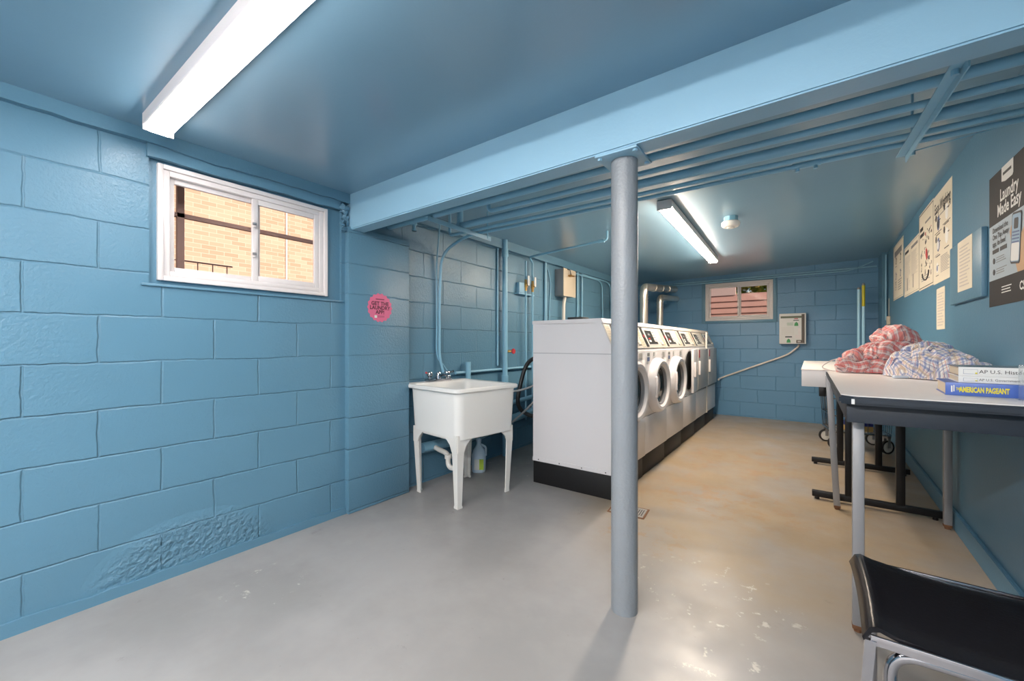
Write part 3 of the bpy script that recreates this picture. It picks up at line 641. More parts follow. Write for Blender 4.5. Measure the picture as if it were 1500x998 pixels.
# ------------------------------------------------------------------ washers and dryers
PITCH = .655
def make_machine(i, kind, label):
    root = empty('washing_machine' if kind == 'washer' else 'tumble_dryer', (-1.125-.006*i, 2.755+PITCH*(i+.5), 0), 0, label, 'washing machine' if kind == 'washer' else 'dryer',
                 'front-loading washers in the row' if kind == 'washer' else 'dryers in the row')
    hw = PITCH/2-.004; E = M_ENAMEL
    # plinth
    MB().box((-.68, -PITCH/2+.003, 0), (-.012, PITCH/2-.003, .172), M_KICK, bev=.003).build('plinth', root)
    # body: side silhouette extruded across the width (console slopes back)
    b = MB()
    prof = [(-.685, .175), (0, .175), (0, 1.062), (-.006, 1.07), (-.095, 1.272), (-.685, 1.272)]
    if kind == 'washer' or i == 3: pass
    b.prism(prof, 2*hw, E, xf=Matrix(((1, 0, 0, 0), (0, 0, 1, -hw), (0, 1, 0, 0), (0, 0, 0, 1))), bev=.003)
    body = b.build('cabinet', root)
    if i == 0:
        b = MB()
        b.box((-.68, -hw-.0012, 1.040), (-.002, -hw-.0002, 1.0435), M_GREYM)
        b.box((-.685, -hw-.004, .176), (-.0, -hw-.0002, .205), E)
        for k in range(4): b.lathe([(0, .003), (.004, .002), (.005, 0)], M_INK, n=8, xf=Matrix.Translation((-.63+k*.19, -hw-.004, .190)) @ Matrix.Rotation(PI/2, 4, 'X'))
        b.build('side_panel_seam', root)
    b = MB(); b.prism([(-.69, 1.272), (-.092, 1.272), (-.084, 1.262), (-.078, 1.268), (-.095, 1.302), (-.69, 1.300)], 2*hw+.004, E if kind == 'washer' else M_CREAM, xf=Matrix(((1, 0, 0, 0), (0, 0, 1, -hw-.002), (0, 1, 0, 0), (0, 0, 0, 1))), bev=.003); b.build('top_lid', root)
    # console: local frame on slope
    b0 = Vector((-.004, 0, 1.078)); t0 = Vector((-.088, 0, 1.262)); up = (t0-b0).normalized(); rt = Vector((0, 1, 0)); nn = rt.cross(up); Lc = (t0-b0).length
    T = Matrix(((rt.x, up.x, nn.x, b0.x), (rt.y, up.y, nn.y, b0.y), (rt.z, up.z, nn.z, b0.z), (0, 0, 0, 1)))
    b = MB(); b.M = T; b.box((-hw+.004, 0, -.004), (hw-.004, Lc, .004), M_CREAM, bev=.002); con = b.build('console', root, label='cream sloping control console')
    b = MB(); b.M = T
    b.rect(-.315, .012, -.235, Lc-.012, mat('console_label', (.55, .48, .36), .5), z=.0052, t=.001)
    for k in range(7): b.rect(-.305, .03+k*.022, -.245, .032+k*.022, M_INKG, z=.0058)
    b.rect(-.212, .010, -.146, Lc-.006, M_DARK, z=.006, t=.0015); b.rect(-.195, .10, -.160, .125, M_RED, z=.0066)
    b.box((-.115, .030, .004), (.145, Lc-.030, .0065), M_PAPERW)
    b.rect(-.112, .034, .075, Lc-.033, M_DARK, z=.0075); b.rect(.07, .034, .14, .060, M_DARK, z=.0075)
    b.rect(-.085, .055, -.030, .075, M_PAPERW, z=.0084); b.rect(-.085, .082, -.030, .094, M_RED if kind == 'washer' else M_PAPERW, z=.0084); b.rect(-.05, .12, .0, .14, M_GREYM, z=.0084)
    for k in range(4): b.rect(.085, .07+k*.026, .135, .078+k*.026, M_INKG, z=.0080)
    b.box((.235, .03, .003), (.300, .055, .012), M_CREAM, bev=.002)
    b.build('control_panel', con, label='dark display with buttons')
    # front face lower panel
    b = MB(); b.box((0, -hw+.003, .182), (.012, hw-.003, .498 if kind == 'washer' else .515), E, bev=.004); b.build('lower_panel', root)
    if kind == 'washer':
        b = MB(); b.box((0, -hw+.003, .504), (.010, hw-.003, 1.058), E, bev=.004)
        b.rect(0, 0, .001, .001, E); 
        F = Matrix(((0, 0, 1, .0105), (1, 0, 0, 0), (0, 1, 0, 0), (0, 0, 0, 1))); b.M = F
        b.rect(-.27, .955, -.19, 1.045, M_PAPERW, z=.002); b.rect(-.262, .965, -.20, 1.0, M_INKB, z=.0026); b.rect(-.262, 1.01, -.20, 1.036, M_INKG, z=.0026)
        b.rect(-.10, 1.0, -.03, 1.044, M_PAPERW, z=.002); b.rect(-.09, 1.005, -.07, 1.04, M_INKG, z=.0026); b.rect(.17, .99, .25, 1.044, M_PAPERW, z=.002)
        for k in range(4): b.rect(.178, .995+k*.012, .242, .999+k*.012, M_INKG, z=.0026)
        b.build('front_panel', root)
        d = empty('door', (.010, 0, .745)); d.parent = root
        R = Matrix.Rotation(PI/2, 4, 'Y')
        b = MB(); b.lathe([(.262, 0), (.262, .018), (.250, .050), (.232, .064), (.205, .062), (.182, .040), (.172, .018), (.172, 0)], E, n=48, xf=R, sy=1.0, sx=.93); b.build('door_ring', d)
        b = MB(); b.lathe([(.174, .020), (.15, .012), (.10, -.01), (0, -.02)], mat('door_glass', (.03, .04, .045), .06, coat=1), n=48, xf=R, sx=.93)
        b.build('door_glass', d, label='dark round glass')
        b = MB(); b.lathe([(.182, .040), (.176, .046), (.168, .040), (.170, .022)], M_GREYM, n=48, xf=R, sx=.93); b.build('gasket', d, label='grey gasket')
        b = MB(); b.box((.052, -.222, -.09), (.078, -.198, .09), M_VINYL, bev=.008); b.build('door_handle', d)
    else:
        # dryer front with a square door (machine 3 stands ajar)
        b = MB(); b.box((0, -hw+.003, .530), (.004, hw-.003, 1.060), E, bev=.0015)
        b.box((.0, -hw+.003, .518), (.012, hw-.003, .528), M_GREYM)
        b.lathe([(.24, .0), (.235, .006), (.225, -.0)], M_STEEL, n=40, xf=Matrix.Translation((.005, 0, .80)) @ Matrix.Rotation(PI/2, 4, 'Y'))
        b.lathe([(.226, .0), (0, .0)], M_BLACK, n=40, xf=Matrix.Translation((.0052, -.03 if i == 3 else 0, .80)) @ Matrix.Rotation(PI/2, 4, 'Y')); b.build('front_panel', root)
        d = empty('door', (.006, hw-.03, .80)); d.parent = root
        if i == 3: d.rotation_euler = (0, 0, math.radians(5))
        w2 = 2*hw-.06 if i != 3 else .34
        b = MB(); b.box((0, -w2, -.255), (.030, 0, .250), mat('dryer_door_grey', (.42, .42, .42), .3) if i != 3 else E, bev=.008); b.build('door_leaf', d)
        b = MB(); b.box((.030, -w2+.01, -.07), (.052, -w2+.045, .10), M_VINYL, bev=.006); b.build('door_handle', d)
        if i != 3:
            b = MB(); b.box((.030, -w2+.03, .14), (.032, -w2+.09, .235), M_RED); b.build('warning_sticker', d, label='red warning sticker')
        if i == 5:
            MB().box((0, -hw-.002, .176), (.022, -hw+.028, 1.27), M_CREAM, bev=.004).build('edge_strip', root, label='cream upright filler strip')
    return root
names = ['white front-loading washer nearest, its blank side facing the sink', 'white front-loading washer second in the row, just past the grey column', 'white front-loading washer third in the row, beside the dryer left ajar',
         'dryer with its door standing ajar, between washers and closed dryers', 'closed dryer in the middle of the three dryers', 'closed dryer last in the row, nearest the back wall']
for i in range(6): make_machine(i, 'washer' if i < 3 else 'dryer', names[i])
b = MB(); b.box((-2.02, 3.30, 1.295), (-1.90, 3.50, 1.318), M_HOSEB, bev=.004) if False else b.box((-1.50, 2.765, 1.303), (-1.375, 2.88, 1.318), M_HOSEB, bev=.004); b.build('folded_cloth_pad', label='flat dark pad lying on top of the nearest washer', cat='pad')
# vent ducts
def ribs(b, p, q, r):
    p = Vector(p); q = Vector(q); n_ = 3
    for k in range(n_): c = p.lerp(q, (k+.5)/n_); d = (q-p).normalized()*.006; b.tube([c-d, c+d], r+.004, M_GALV, n=20)
b = MB(); b.tube(bend([(-1.80, 5.45, 1.3005), (-1.80, 5.45, 1.875), (-1.83, 7.12, 2.02)], .10, 8), .052, M_GALV, n=20); ribs(b, (-1.80, 5.45, 1.66), (-1.80, 5.45, 1.78), .052); ribs(b, (-1.805, 5.7, 1.893), (-1.82, 6.8, 1.99), .052)
b.build('vent_duct', label='long silver duct rising from the dryers and running to the back wall', cat='duct', group='dryer ducts')
b = MB(); b.tube(bend([(-1.80, 6.17, 1.3005), (-1.80, 6.17, 1.80), (-1.80, 7.12, 1.86)], .09, 8), .045, M_GALV, n=20); ribs(b, (-1.80, 6.17, 1.60), (-1.80, 6.17, 1.75), .045)
b.build('vent_duct', label='short silver duct, farther and lower of the two', cat='duct', group='dryer ducts')
b = MB(); b.box((-1.86, 6.10, 1.303), (-1.845+.03, 6.13, 1.36), M_YELL); b.build('duct_tag', label='small yellow-green tag beside the farther duct', cat='tag')

# ------------------------------------------------------------------ back wall fittings
root = empty('payment_box', (-.204, YB, 1.11), label='white payment box with a brown band on the back wall', cat='wall box')
MB().box((-.156, -.11, 0), (.156, 0, .432), M_PAPERW, bev=.005).build('housing', root)
T = Matrix(((1, 0, 0, 0), (0, 0, -1, -.1105), (0, 1, 0, 0), (0, 0, 0, 1)))
b = MB(); b.M = T; br_ = mat('brown_print', (.07, .05, .035), .4)
b.rect(.105, .012, .140, .418, br_); b.rect(.045, .012, .14, .055, br_, z=.0012); b.rect(-.14, .365, .11, .395, mat('olive_print', (.12, .14, .09), .5)); b.text('EASY CARD', .028, M_PAPERW, x=.0, y=.38, z=.002, bold=.02) if False else None
b.rect(.01, .328, .075, .338, M_INK); b.rect(.02, .350, .065, .362, M_RED); b.rect(-.085, .092, -.005, .108, M_INK)
for (x, y) in ((.045, .28), (-.045, .045)): b.prism([(x-.024, y-.026), (x+.024, y-.026), (x+.02, y+.01), (x, y+.032), (x-.02, y+.01)], .0012, M_GREEN)
b.rect(.065, .14, .098, .22, M_VINYL, z=.0016); b.rect(.03, .08, .10, .13, M_VINYL, z=.0016)
for k in range(4): b.rect(-.065, .262+k*.012, .01, .265+k*.012, M_GREEN)
for k in range(6): b.rect(-.13, .14+k*.018, .02, .142+k*.018, mat('faint_print', (.50, .46, .42), .6))
b.rect(.058, .024, .095, .044, mat('faint_print', (.5, .46, .42), .6), z=.0018)
b.build('printed_face', root)
pipe('conduit', spline([(-.13, YB-.04, 1.10), (-.15, YB-.03, 1.06), (-.28, YB-.03, .95), (-.55, YB-.03, .83), (-.85, YB-.03, .70), (-1.12, YB-.03, .58), (-1.118, 6.80, .57)]), .0125, 'cream flexible conduit sagging from the payment box to the dryers', m=M_CREAM, rb=0)
pipe('conduit', [(-2.45, YB-.015, 2.105), (.70, YB-.015, 2.125)], .010, 'upper conduit along the top of the back wall', rb=0)
pipe('conduit', [(-2.45, YB-.02, 2.075), (.45, YB-.02, 2.093), (.66, YB-.03, 2.19)], .009, 'lower conduit along the top of the back wall', rb=.15)
pipe('corner_conduit', [(xr(6.7)-.02, 6.70, 1.4), (xr(6.7)-.02, 6.70, 2.2)], .008, 'thin upright blue conduit on the right wall by the corner', rb=0)
for (x, z, yl, lab) in ((.505, 1.845, False, 'plain pale blue lamp tube standing in the far corner'), (.552, 1.895, True, 'pale blue lamp tube with a yellow end in the far corner')):
    root = empty('lamp_tube', (x, 6.9, 0), label=lab, cat='lamp tube', group='spare tubes in the corner')
    MB().tube([(0, 0, .0), (0, 0, z-.03)], .0165, M_TUBE, n=14).build('tube', root)
    b = MB(); b.tube([(0, 0, z-.03), (0, 0, z-.008)], .0155, M_STEEL, n=14); b.tube([(-.006, 0, z-.008), (-.006, 0, z+.008)], .002, M_STEEL, n=6); b.tube([(.006, 0, z-.008), (.006, 0, z+.008)], .002, M_STEEL, n=6); b.build('end_cap', root, label='metal end cap with pins')
    if yl: MB().tube([(0, 0, z-.30), (0, 0, z-.03)], .0172, M_YELL, n=14).build('sleeve_end', root, label='yellow end sleeve')
root = empty('smoke_detector', (-.55, 3.92, 2.205), label='round white smoke detector under a blue mount on the ceiling', cat='smoke detector')
b = MB(); b.lathe([(0, 0), (.055, 0), (.055, -.045), (0, -.045)], M_PIPE, n=8); b.build('mount', root, label='blue octagonal mount')
b = MB(); b.lathe([(0, -.045), (.066, -.045), (.072, -.052), (.070, -.075), (.058, -.090), (.030, -.094), (.026, -.101), (0, -.102)], M_PAPERW, n=32); b.build('cover', root)

# ------------------------------------------------------------------ papers on the right wall
an = math.atan(.0165)
def wallT(y, z, off=.0): # origin at (wall, y, z); local x towards -y
    return Matrix(((-math.sin(an), 0, -math.cos(an), xr(y)-off), (-math.cos(an), 0, math.sin(an), y), (0, 1, 0, z), (0, 0, 0, 1)))
def lines(b, x0, x1, y0, y1, n_, m, seed=0, h=.35):
    rnd = random.Random(seed); dy = (y1-y0)/n_
    for k in range(n_): b.rect(x0, y1-(k+.5+h/2)*dy, x1-(x1-x0)*.35*rnd.random(), y1-(k+.5-h/2)*dy, m, z=.0022)
def figure(b, x, y, s_, m1, m2, seed):
    rnd = random.Random(seed)
    b.prism([(x+s_*(.5*math.cos(a)+.1*rnd.random()), y+s_*(.62*math.sin(a)+.1*rnd.random())) for a in [k*PI/4 for k in range(8)]], .0016, m1)
    b.prism([(x+s_*.32*math.cos(a), y+s_*.4*math.sin(a)) for a in [k*PI/3+.3 for k in range(6)]], .0020, m2)
    b.rect(x-s_*.7, y-s_*.9, x+s_*.7, y-s_*.82, M_INK, z=.0018); b.rect(x+s_*.4, y+s_*.2, x+s_*.85, y+s_*.28, M_INK, z=.0018)
def frame2(b, w, h, m, t=.003, i=.012):
    for q in ((i, i, w-i, i+t), (i, h-i-t, w-i, h-i), (i, i, i+t, h-i), (w-i-t, i, w-i, h-i)): b.rect(*q, m, z=.0018)
# (y at viewer-left edge, y at right edge, z bottom, z top)
def poster(y0, y1, z0, z1, label, fill, m=M_PAPER, group='washing instruction posters', off=.0, name='poster', cat='poster'):
    w = abs(y0-y1); h = z1-z0
    b = MB(); b.M = wallT(y0, z0, off)
    b.box((0, 0, 0), (w, h, .0012), m); fill(b, w, h); return b.build(name, label=label, cat=cat, group=group)
def f1(b, w, h):
    frame2(b, w, h, M_INKG); b.text('Drying', .075, M_INK, x=w/2, y=h-.09, z=.0022, align='CENTER', bold=.02) if False else b.rect(.10, h-.13, w-.10, h-.07, M_INKG, z=.002)
    for k, (fx, fy) in enumerate(((.28, .70), (.72, .70), (.28, .42), (.72, .42))): figure(b, w*fx, h*fy, .07, M_INK if k < 2 else M_INKB, M_PAPER, k)
    lines(b, .35, w-.08, .08, .20, 5, M_INKG, 3); figure(b, .18, .15, .05, M_INKB, M_PAPER, 9)
def f2(b, w, h):
    frame2(b, w, h, M_INKG); b.rect(.05, h-.07, .25, h-.045, M_INK, z=.002); b.rect(.38, h-.07, w-.06, h-.045, M_INKG, z=.002)
    lines(b, .04, w*.46, .05, h-.1, 26, mat('faint_print', (.5, .46, .42), .6), 4); lines(b, w*.52, w-.04, .16, h-.1, 22, mat('faint_print', (.5, .46, .42), .6), 5)
    for x in (.22, .62): b.rect(w*x, .05, w*x+.03, .17, M_INKG, z=.0024)
def f3(b, w, h):
    frame2(b, w, h, M_INK, t=.006); b.text('Help Us', .075, M_INK, x=.05, y=h-.16, z=.0022, bold=.03, sx=.7) if False else None
    b.rect(.05, h-.15, .17, h-.12, M_INK, z=.002); b.rect(.05, h-.20, .20, h-.17, M_INK, z=.002); b.rect(.25, h-.12, .45, h-.105, M_INKG, z=.002)
    b.prism([(w*.52, h*.50), (w*.60, h*.46), (w*.62, h*.36), (w*.54, h*.34), (w*.47, h*.42)], .002, M_RED); b.prism([(w*.46, h*.66), (w*.50, h*.66), (w*.5, h*.70), (w*.45, h*.70)], .002, M_RED)
    rnd = random.Random(2)
    for k in range(60):
        x = w*(.12+.76*rnd.random()); y = h*(.14+.60*rnd.random()); s_ = .006+.012*rnd.random()
        b.prism([(x+s_*math.cos(a), y+s_*math.sin(a)*rnd.uniform(.6, 1.4)) for a in [j*PI/2.5+rnd.random() for j in range(5)]], .0019, rnd.choice((M_INK, M_INKG, M_INK, M_RED if k % 9 == 0 else M_INKG)))
    b.tube([(w*(.5+.22*math.cos(a)), h*.20+.06*math.sin(a), .002) for a in [PI+j*PI/10 for j in range(11)]], .006, M_INK, n=6)
    lines(b, .10, w-.12, .06, .11, 3, M_INKG, 8)
def f4(b, w, h):
    b.text('Easy Washing', .105, M_INK, x=w/2, y=h-.10, z=.0022, align='CENTER', bold=.012, sx=.78)
    b.rect(.03, h-.165, w-.03, h-.160, M_INKG, z=.002)
    for k, (fx, fy) in enumerate(((.27, .66), (.73, .70), (.27, .42), (.73, .45))): 
        figure(b, w*fx, h*fy, .085, M_INKB if k % 2 == 0 else M_PAPERW, M_INK if k == 0 else M_PAPERW, k+20); frameb = (w*fx-.10, h*fy+.09, w*fx+.10, h*fy+.095); b.rect(*frameb, M_INK, z=.0019)
        b.prism([(w*fx-.06+.02*math.cos(a), h*fy+.05+.025*math.sin(a)) for a in [j*PI/3 for j in range(6)]], .0024, M_INK)
    figure(b, w*.22, h*.17, .06, M_PAPERW, M_INKB, 40); lines(b, w*.42, w-.04, .06, h*.28, 11, M_INKG, 6); lines(b, .04, w*.4, h*.30, h*.33, 2, M_INKG, 6)
poster(6.24, 5.55, 1.595, 2.19, 'narrow cream instruction poster farthest along the right wall', f1)
poster(5.49, 4.74, 1.565, 2.04, 'shorter cream text-filled poster between the first and the cartoon one', f2)
poster(4.74, 4.19, 1.55, 2.175, 'cream poster with a red mark and black scribbled drawings', f3)
poster(4.19, 3.67, 1.54, 2.165, 'cream poster headed Easy Washing with cartoon washing steps', f4)
def fn(b, w, h): lines(b, w*.15, w*.9, .02, h-.03, 12, mat('faint_print', (.5, .46, .42), .6), int(w*1000))
poster(6.66, 6.60, 1.39, 1.66, 'narrow note taped by the far corner of the right wall', fn, group='paper notes on the right wall', name='paper_note', cat='note')
poster(4.10, 3.86, 1.215, 1.50, 'small cream note taped below the posters', fn, group='paper notes on the right wall', name='paper_note', cat='note')
root = empty('notice_board', (xr(3.3), 3.30, 1.35), label='blue-painted board fixed on the right wall between posters', cat='notice board')
b = MB(); b.M = wallT(3.61, 1.352); b.box((0, 0, 0), (.615, .345, .022), M_TRIM, bev=.004); o = b.build('board', None); o.parent = root; o.matrix_parent_inverse = Matrix.Translation(root.location).inverted()
poster(3.42, 3.14, 1.412, 1.695, 'cream note with lines of writing pinned on the blue board', fn, group='paper notes on the right wall', off=.0225, name='paper_note', cat='note')
def fbig(b, w, h):
    W_, H_ = w, h
    b.rect(0, .30*H_ if False else .265*H_*0, W_, .20*H_, M_POST, z=.0016); b.rect(0, .62*H_, W_, H_, M_POST, z=.0016)
    b.prism([(.17, H_*.90), (.215, H_*.885), (.30, H_*.885), (.31, H_*.90), (.31, H_), (.17, H_)], .0022, M_PAPERW); b.rect(.19, H_*.935, .29, H_*.955, M_INK, z=.003)
    b.text('Laundry', .078, M_PAPERW, x=.15, y=H_*.80, z=.0024, bold=.02, sx=.86); b.text('Made Easy', .078, M_PAPERW, x=.115, y=H_*.70, z=.0024, bold=.02, sx=.86)
    for k, t_ in enumerate(('Download the', 'One Tap Away', 'app, its free!')): b.text(t_, .034, M_INK, x=.05, y=H_*(.575-.052*k), z=.0024, bold=.02)
    for x in (.05, .15): b.rect(x, H_*.40, x+.085, H_*.43, M_INK, z=.0024)
    for k in range(2):
        b.prism([(.068+.014*math.cos(a), H_*(.345-.085*k)+.014*math.sin(a)) for a in [j*PI/6 for j in range(12)]], .0024, M_INK); lines(b, .10, .24, H_*(.32-.085*k), H_*(.37-.085*k), 3, M_INKG, k)
    # hand holding a phone
    b.prism([(.27, H_*.50), (.31, H_*.35), (.36, H_*.20), (.50, H_*.20), (.47, H_*.34), (.44, H_*.50), (.40, H_*.45), (.30, H_*.55)], .0024, M_SKIN)
    P = Matrix.Translation((.345, H_*.435, .0024)) @ Matrix.Rotation(-.12, 4, 'Z')
    b.prism(rrect(.105, .215, .016), .0012, M_INK, xf=P); b.prism(rrect(.092, .198, .012), .0018, mat('phone_blue', (.22, .36, .50), .4), xf=P); b.prism(rrect(.088, .075, .01), .0022, M_PAPERW, xf=P @ Matrix.Translation((0, -.058, 0)))
    b.prism(rrect(.045, .045, .008), .0024, M_INK, xf=P @ Matrix.Translation((0, .06, 0)))
    for k in range(4): b.prism(rrect(.075, .006, .003), .0026, M_INKB, xf=P @ Matrix.Translation((0, .025-.014*k, 0)))
    b.rect(.44, H_*.40, W_-.03, H_*.59, M_PAPERW, z=.0022); b.text('01', .055, M_INK, x=.45, y=H_*.46, z=.003, bold=.01); b.text('Download', .030, M_INK, x=.455, y=H_*.54, z=.003, bold=.01); b.rect(.50, H_*.565, .53, H_*.582, M_INK, z=.003)
    b.text('CSC', .05, M_PAPERW, x=.38, y=H_*.10, z=.0024, bold=.03); lines(b, .17, .30, H_*.08, H_*.14, 3, M_PAPERW, 3)
poster(2.965, 2.20, 1.293, 1.912, 'large charcoal and pale blue poster reading Laundry Made Easy', fbig, m=M_POSTB, group=None)
b = MB(); b.M = wallT(6.58, 1.34); b.box((0, 0, 0), (.07, .10, .03), M_BOX, bev=.004); b.build('thermostat', label='tiny beige box low on the right wall above the clothes', cat='wall box')
# pink sticker on pilaster
b = MB(); b.M = Matrix(((0, 0, 1, XP+.0005), (1, 0, 0, 1.755), (0, 1, 0, 1.368), (0, 0, 0, 1)))
b.prism([((.098+.004*math.cos(18*a))*math.cos(a), (.098+.004*math.cos(18*a))*math.sin(a)) for a in [k*2*PI/144 for k in range(144)]], .0010, M_PINK)
for t_, y_ in (('GET THE', .028), ('LAUNDRY', -.002), ('APP!', -.032)): b.text(t_, .036, M_INKM, x=0, y=y_, z=.0018, align='CENTER', bold=.035)
b.rect(-.035, .056, .035, .062, M_INKM, z=.0018); b.rect(-.045, -.072, -.025, -.054, M_PAPERW, z=.0018)
for k in range(2): b.rect(-.02, -.058-.008*k, .035, -.056-.008*k, M_INKM, z=.0018)
b.build('round_sticker', label='round pink sticker reading GET THE LAUNDRY APP! on the pilaster', cat='sticker')

# ------------------------------------------------------------------ tables
root = empty('folding_table', (.40, 2.75, 0), label='cream-topped table with steel legs holding the clothes and books', cat='table')
def mbloc(): 
    b = MB(); b.M = Matrix.Translation((-.40, -2.75, 0)); return b
x0, x1, y0, y1, zt = .092, .682, 1.925, 3.575, .93
ch = .035
P = [(x0+ch, y0), (x1, y0), (x1, y1), (x0, y1), (x0, y0+ch)]
b = mbloc(); b.prism(P, .003, M_LAMIN, xf=Matrix.Translation((0, 0, zt-.003))); b.build('tabletop', root)
b = mbloc(); b.prism([(x0+ch-.004, y0-.006), (x1, y0-.006), (x1, y1), (x0-.006, y1), (x0-.006, y0+ch-.004)], .030, M_EDGE, xf=Matrix.Translation((0, 0, zt-.0335)), bev=.007)
b.prism([(x0+.024, y0-.002), (x0+.030, y0-.002), (x0+.033, y0-.0075), (x0+.024, y0-.0075)], .018, M_PAPERW, xf=Matrix.Translation((0.004, -.004, zt-.03))); b.build('edge_band', root, label='dark rounded edge band with a chipped corner')
b = mbloc(); za, zb = zt-.105, zt-.033
for q in ((x0+.018, y0+.050, x1-.02, y0+.070), (x0+.05, y1-.075, x1-.02, y1-.055), (x0+.018, y0+.055, x0+.035, y1-.055), (x1-.04, y0+.055, x1-.02, y1-.055)): b.box((q[0], q[1], za), (q[2], q[3], zb), M_EDGE, bev=.002)
b.build('apron', root, label='dark metal apron')
for (lx, ly) in ((.150, 2.075), (.655, 2.075), (.146, 3.515), (.668, 3.535)):
    b = mbloc(); b.box((lx-.018, ly-.018, .012), (lx+.018, ly+.018, zb), M_STEEL, bev=.003, xf=Matrix(((1, 0, -.05 if (lx < .3 and ly > 3) else 0, 0), (0, 1, 0, 0), (0, 0, 1, 0), (0, 0, 0, 1)))); b.tube([(lx, ly, 0), (lx, ly, .014)], .014, M_RUST, n=10); b.box((lx-.0184, ly-.0184, .012), (lx+.0184, ly+.0184, .03), M_RUST, bev=.003); b.build('leg', root)
root = empty('folding_table', (.30, 4.2, 0), label='white laminate table on black T-shaped legs behind the cream one', cat='table')
b = MB(); b.M = Matrix.Translation((-.30, -4.2, 0)); b.box((-.055, 3.665, .925), (.64, 5.45, .93), M_LAMIN, bev=.001); b.box((-.052, 3.668, .805), (.637, 5.447, .925), M_WHITEL, bev=.003); b.build('tabletop', root)
for yy in (3.64, 4.70):
    b = MB(); b.M = Matrix.Translation((-.30, -4.2, 0)); yl = yy+.03
    b.box((.01, yl-.018, .018), (.675, yl+.018, .060), M_BLACK, bev=.004)
    for xx in (.04, .64): b.tube([(xx, yl, 0), (xx, yl, .02)], .014, M_BLACK, n=10)
    for xx in (.195, .455): b.box((xx, yl-.018, .055), (xx+.045, yl+.018, .80), M_BLACK, bev=.003)
    b.box((.10, yl-.018, .775), (.56, yl+.018, .805), M_BLACK); b.build('leg_stand', root)
b = MB(); b.M = Matrix.Translation((-.30, -4.2, 0)); b.box((.05, 3.66, .74), (.09, 3.72, .805), M_BLACK, bev=.003); b.build('bracket', root)

# laundry cart behind the tables
root = empty('laundry_cart', (.385, 5.72, 0), math.radians(10), label='wire laundry cart on large casters under the white table end', cat='cart')
b = MB()
for z in (.19, .36, .54, .72):
    b.tube([(p[0], p[1], z) for p in rrect(.46+.10*z, .44+.10*z, .04)], .006 if z not in (.19, .72) else .009, M_CHROME, n=8, closed=True)
for k in range(9):
    t = -.20+.05*k
    for s_ in (-1, 1):
        b.tube([(t, s_*.229, .19), (t*1.1, s_*.256, .72)], .003, M_CHROME, n=6); b.tube([(s_*.239, t, .19), (s_*.266, t*1.1, .72)], .003, M_CHROME, n=6)
    b.tube([(t, -.22, .19), (t, .22, .19)], .003, M_CHROME, n=6)
b.build('wire_basket', root)
for (cx, cy) in ((-.21, -.20), (.21, -.20), (-.21, .20), (.21, .20)):
    c = empty('caster', (cx, cy, 0), random.uniform(-.6, .9)); c.parent = root
    b = MB(); b.lathe([(.055, -.014), (.068, -.012), (.070, 0), (.068, .012), (.055, .014)], M_HOSEB, n=28, xf=Matrix.Translation((0, 0, .070)) @ Matrix.Rotation(PI/2, 4, 'X')); b.build('tyre', c)
    b = MB(); b.lathe([(0, -.012), (.012, -.016), (.054, -.009), (.056, 0), (.054, .009), (.012, .016), (0, .012)], mat('caster_hub', (.78, .78, .74), .4), n=24, xf=Matrix.Translation((0, 0, .070)) @ Matrix.Rotation(PI/2, 4, 'X')); b.build('hub', c)
    b = MB()
    for s_ in (-1, 1): b.box((-.014, s_*.022-.002, .065), (.014, s_*.022+.002, .165), M_STEEL)
    b.box((-.02, -.024, .160), (.02, .024, .185), M_STEEL); b.build('fork', c)
b = MB(); b.M = Matrix.Translation((.40, 5.66, .20)) @ Matrix.Rotation(.3, 4, 'Z'); b.box((-.13, -.10, 0), (.10, .08, .055), mat('tan_carton', (.48, .33, .12), .6), bev=.004); b.box((-.13, -.102, .055), (.10, .08, .09), mat('navy_carton', (.03, .04, .22), .4), bev=.004)
b.build('detergent_box', label='blue and yellow carton lying in the wire cart', cat='box')

# ------------------------------------------------------------------ books and acrylic stand
def book(loc, rz, L, D, H, cover, name, label, write, spine_m):
    root = empty(name, loc, rz, label, 'book', 'stacked textbooks on the cream table')
    # local x along spine, y away from the viewer (pages behind), z up. spine at y=0
    b = MB(); b.box((.004, .004, .003), (L-.004, D-.004, H-.003), M_PAGES); b.build('pages', root)
    b = MB(); b.box((0, 0, 0), (L, D, .0028), cover); b.box((0, 0, H-.0028), (L, D, H), cover); b.box((0, -.001, 0), (L, .003, H), spine_m, bev=.001)
    b.build('cover', root)
    b = MB(); b.M = Matrix(((1, 0, 0, 0), (0, 0, -1, -.0012), (0, 1, 0, 0), (0, 0, 0, 1))); write(b, L, H); b.build('spine_lettering', root)
    return root
def w1(b, L, H): 
    b.text('THE', H*.30, M_YELL, x=.027, y=H*.5, z=.0008, bold=.03, sx=.40); b.text('AMERICAN PAGEANT', H*.56, M_YELL, x=.035, y=H*.46, z=.0008, bold=.045, sx=.47)
    b.rect(.014, H*.25, .018, H*.75, M_PAPERW, z=.0006); b.rect(.020, H*.3, .023, H*.8, M_PAPERW, z=.0006)
def w2(t_, s_, sx_):
    def f(b, L, H):
        for q in ((.012, H*.25, .047, H*.27), (.012, H*.73, .047, H*.75), (.012, H*.25, .0127, H*.75), (.0465, H*.25, .047, H*.75)): b.rect(*q, M_INKB, z=.0006)
        b.rect(.041, H*.27, .046, H*.42, M_YELL, z=.0007); b.text(t_, H*s_, M_INK, x=.050, y=H*.5, z=.0008, bold=.0, sx=sx_)
    return f
a = math.radians(-21)
bx, by = .415, 2.17
def at(u, v): return (bx+u, by+v)
M_COVG = mat('glossy_dark_cover', (.10, .11, .11), .2)
R4 = math.radians(-4)
book((.402, 2.158, .9305), R4, .285, .225, .046, M_BOOKB, 'textbook', 'thick blue textbook with yellow title The American Pageant, lowest of the stack', w1, M_BOOKB)
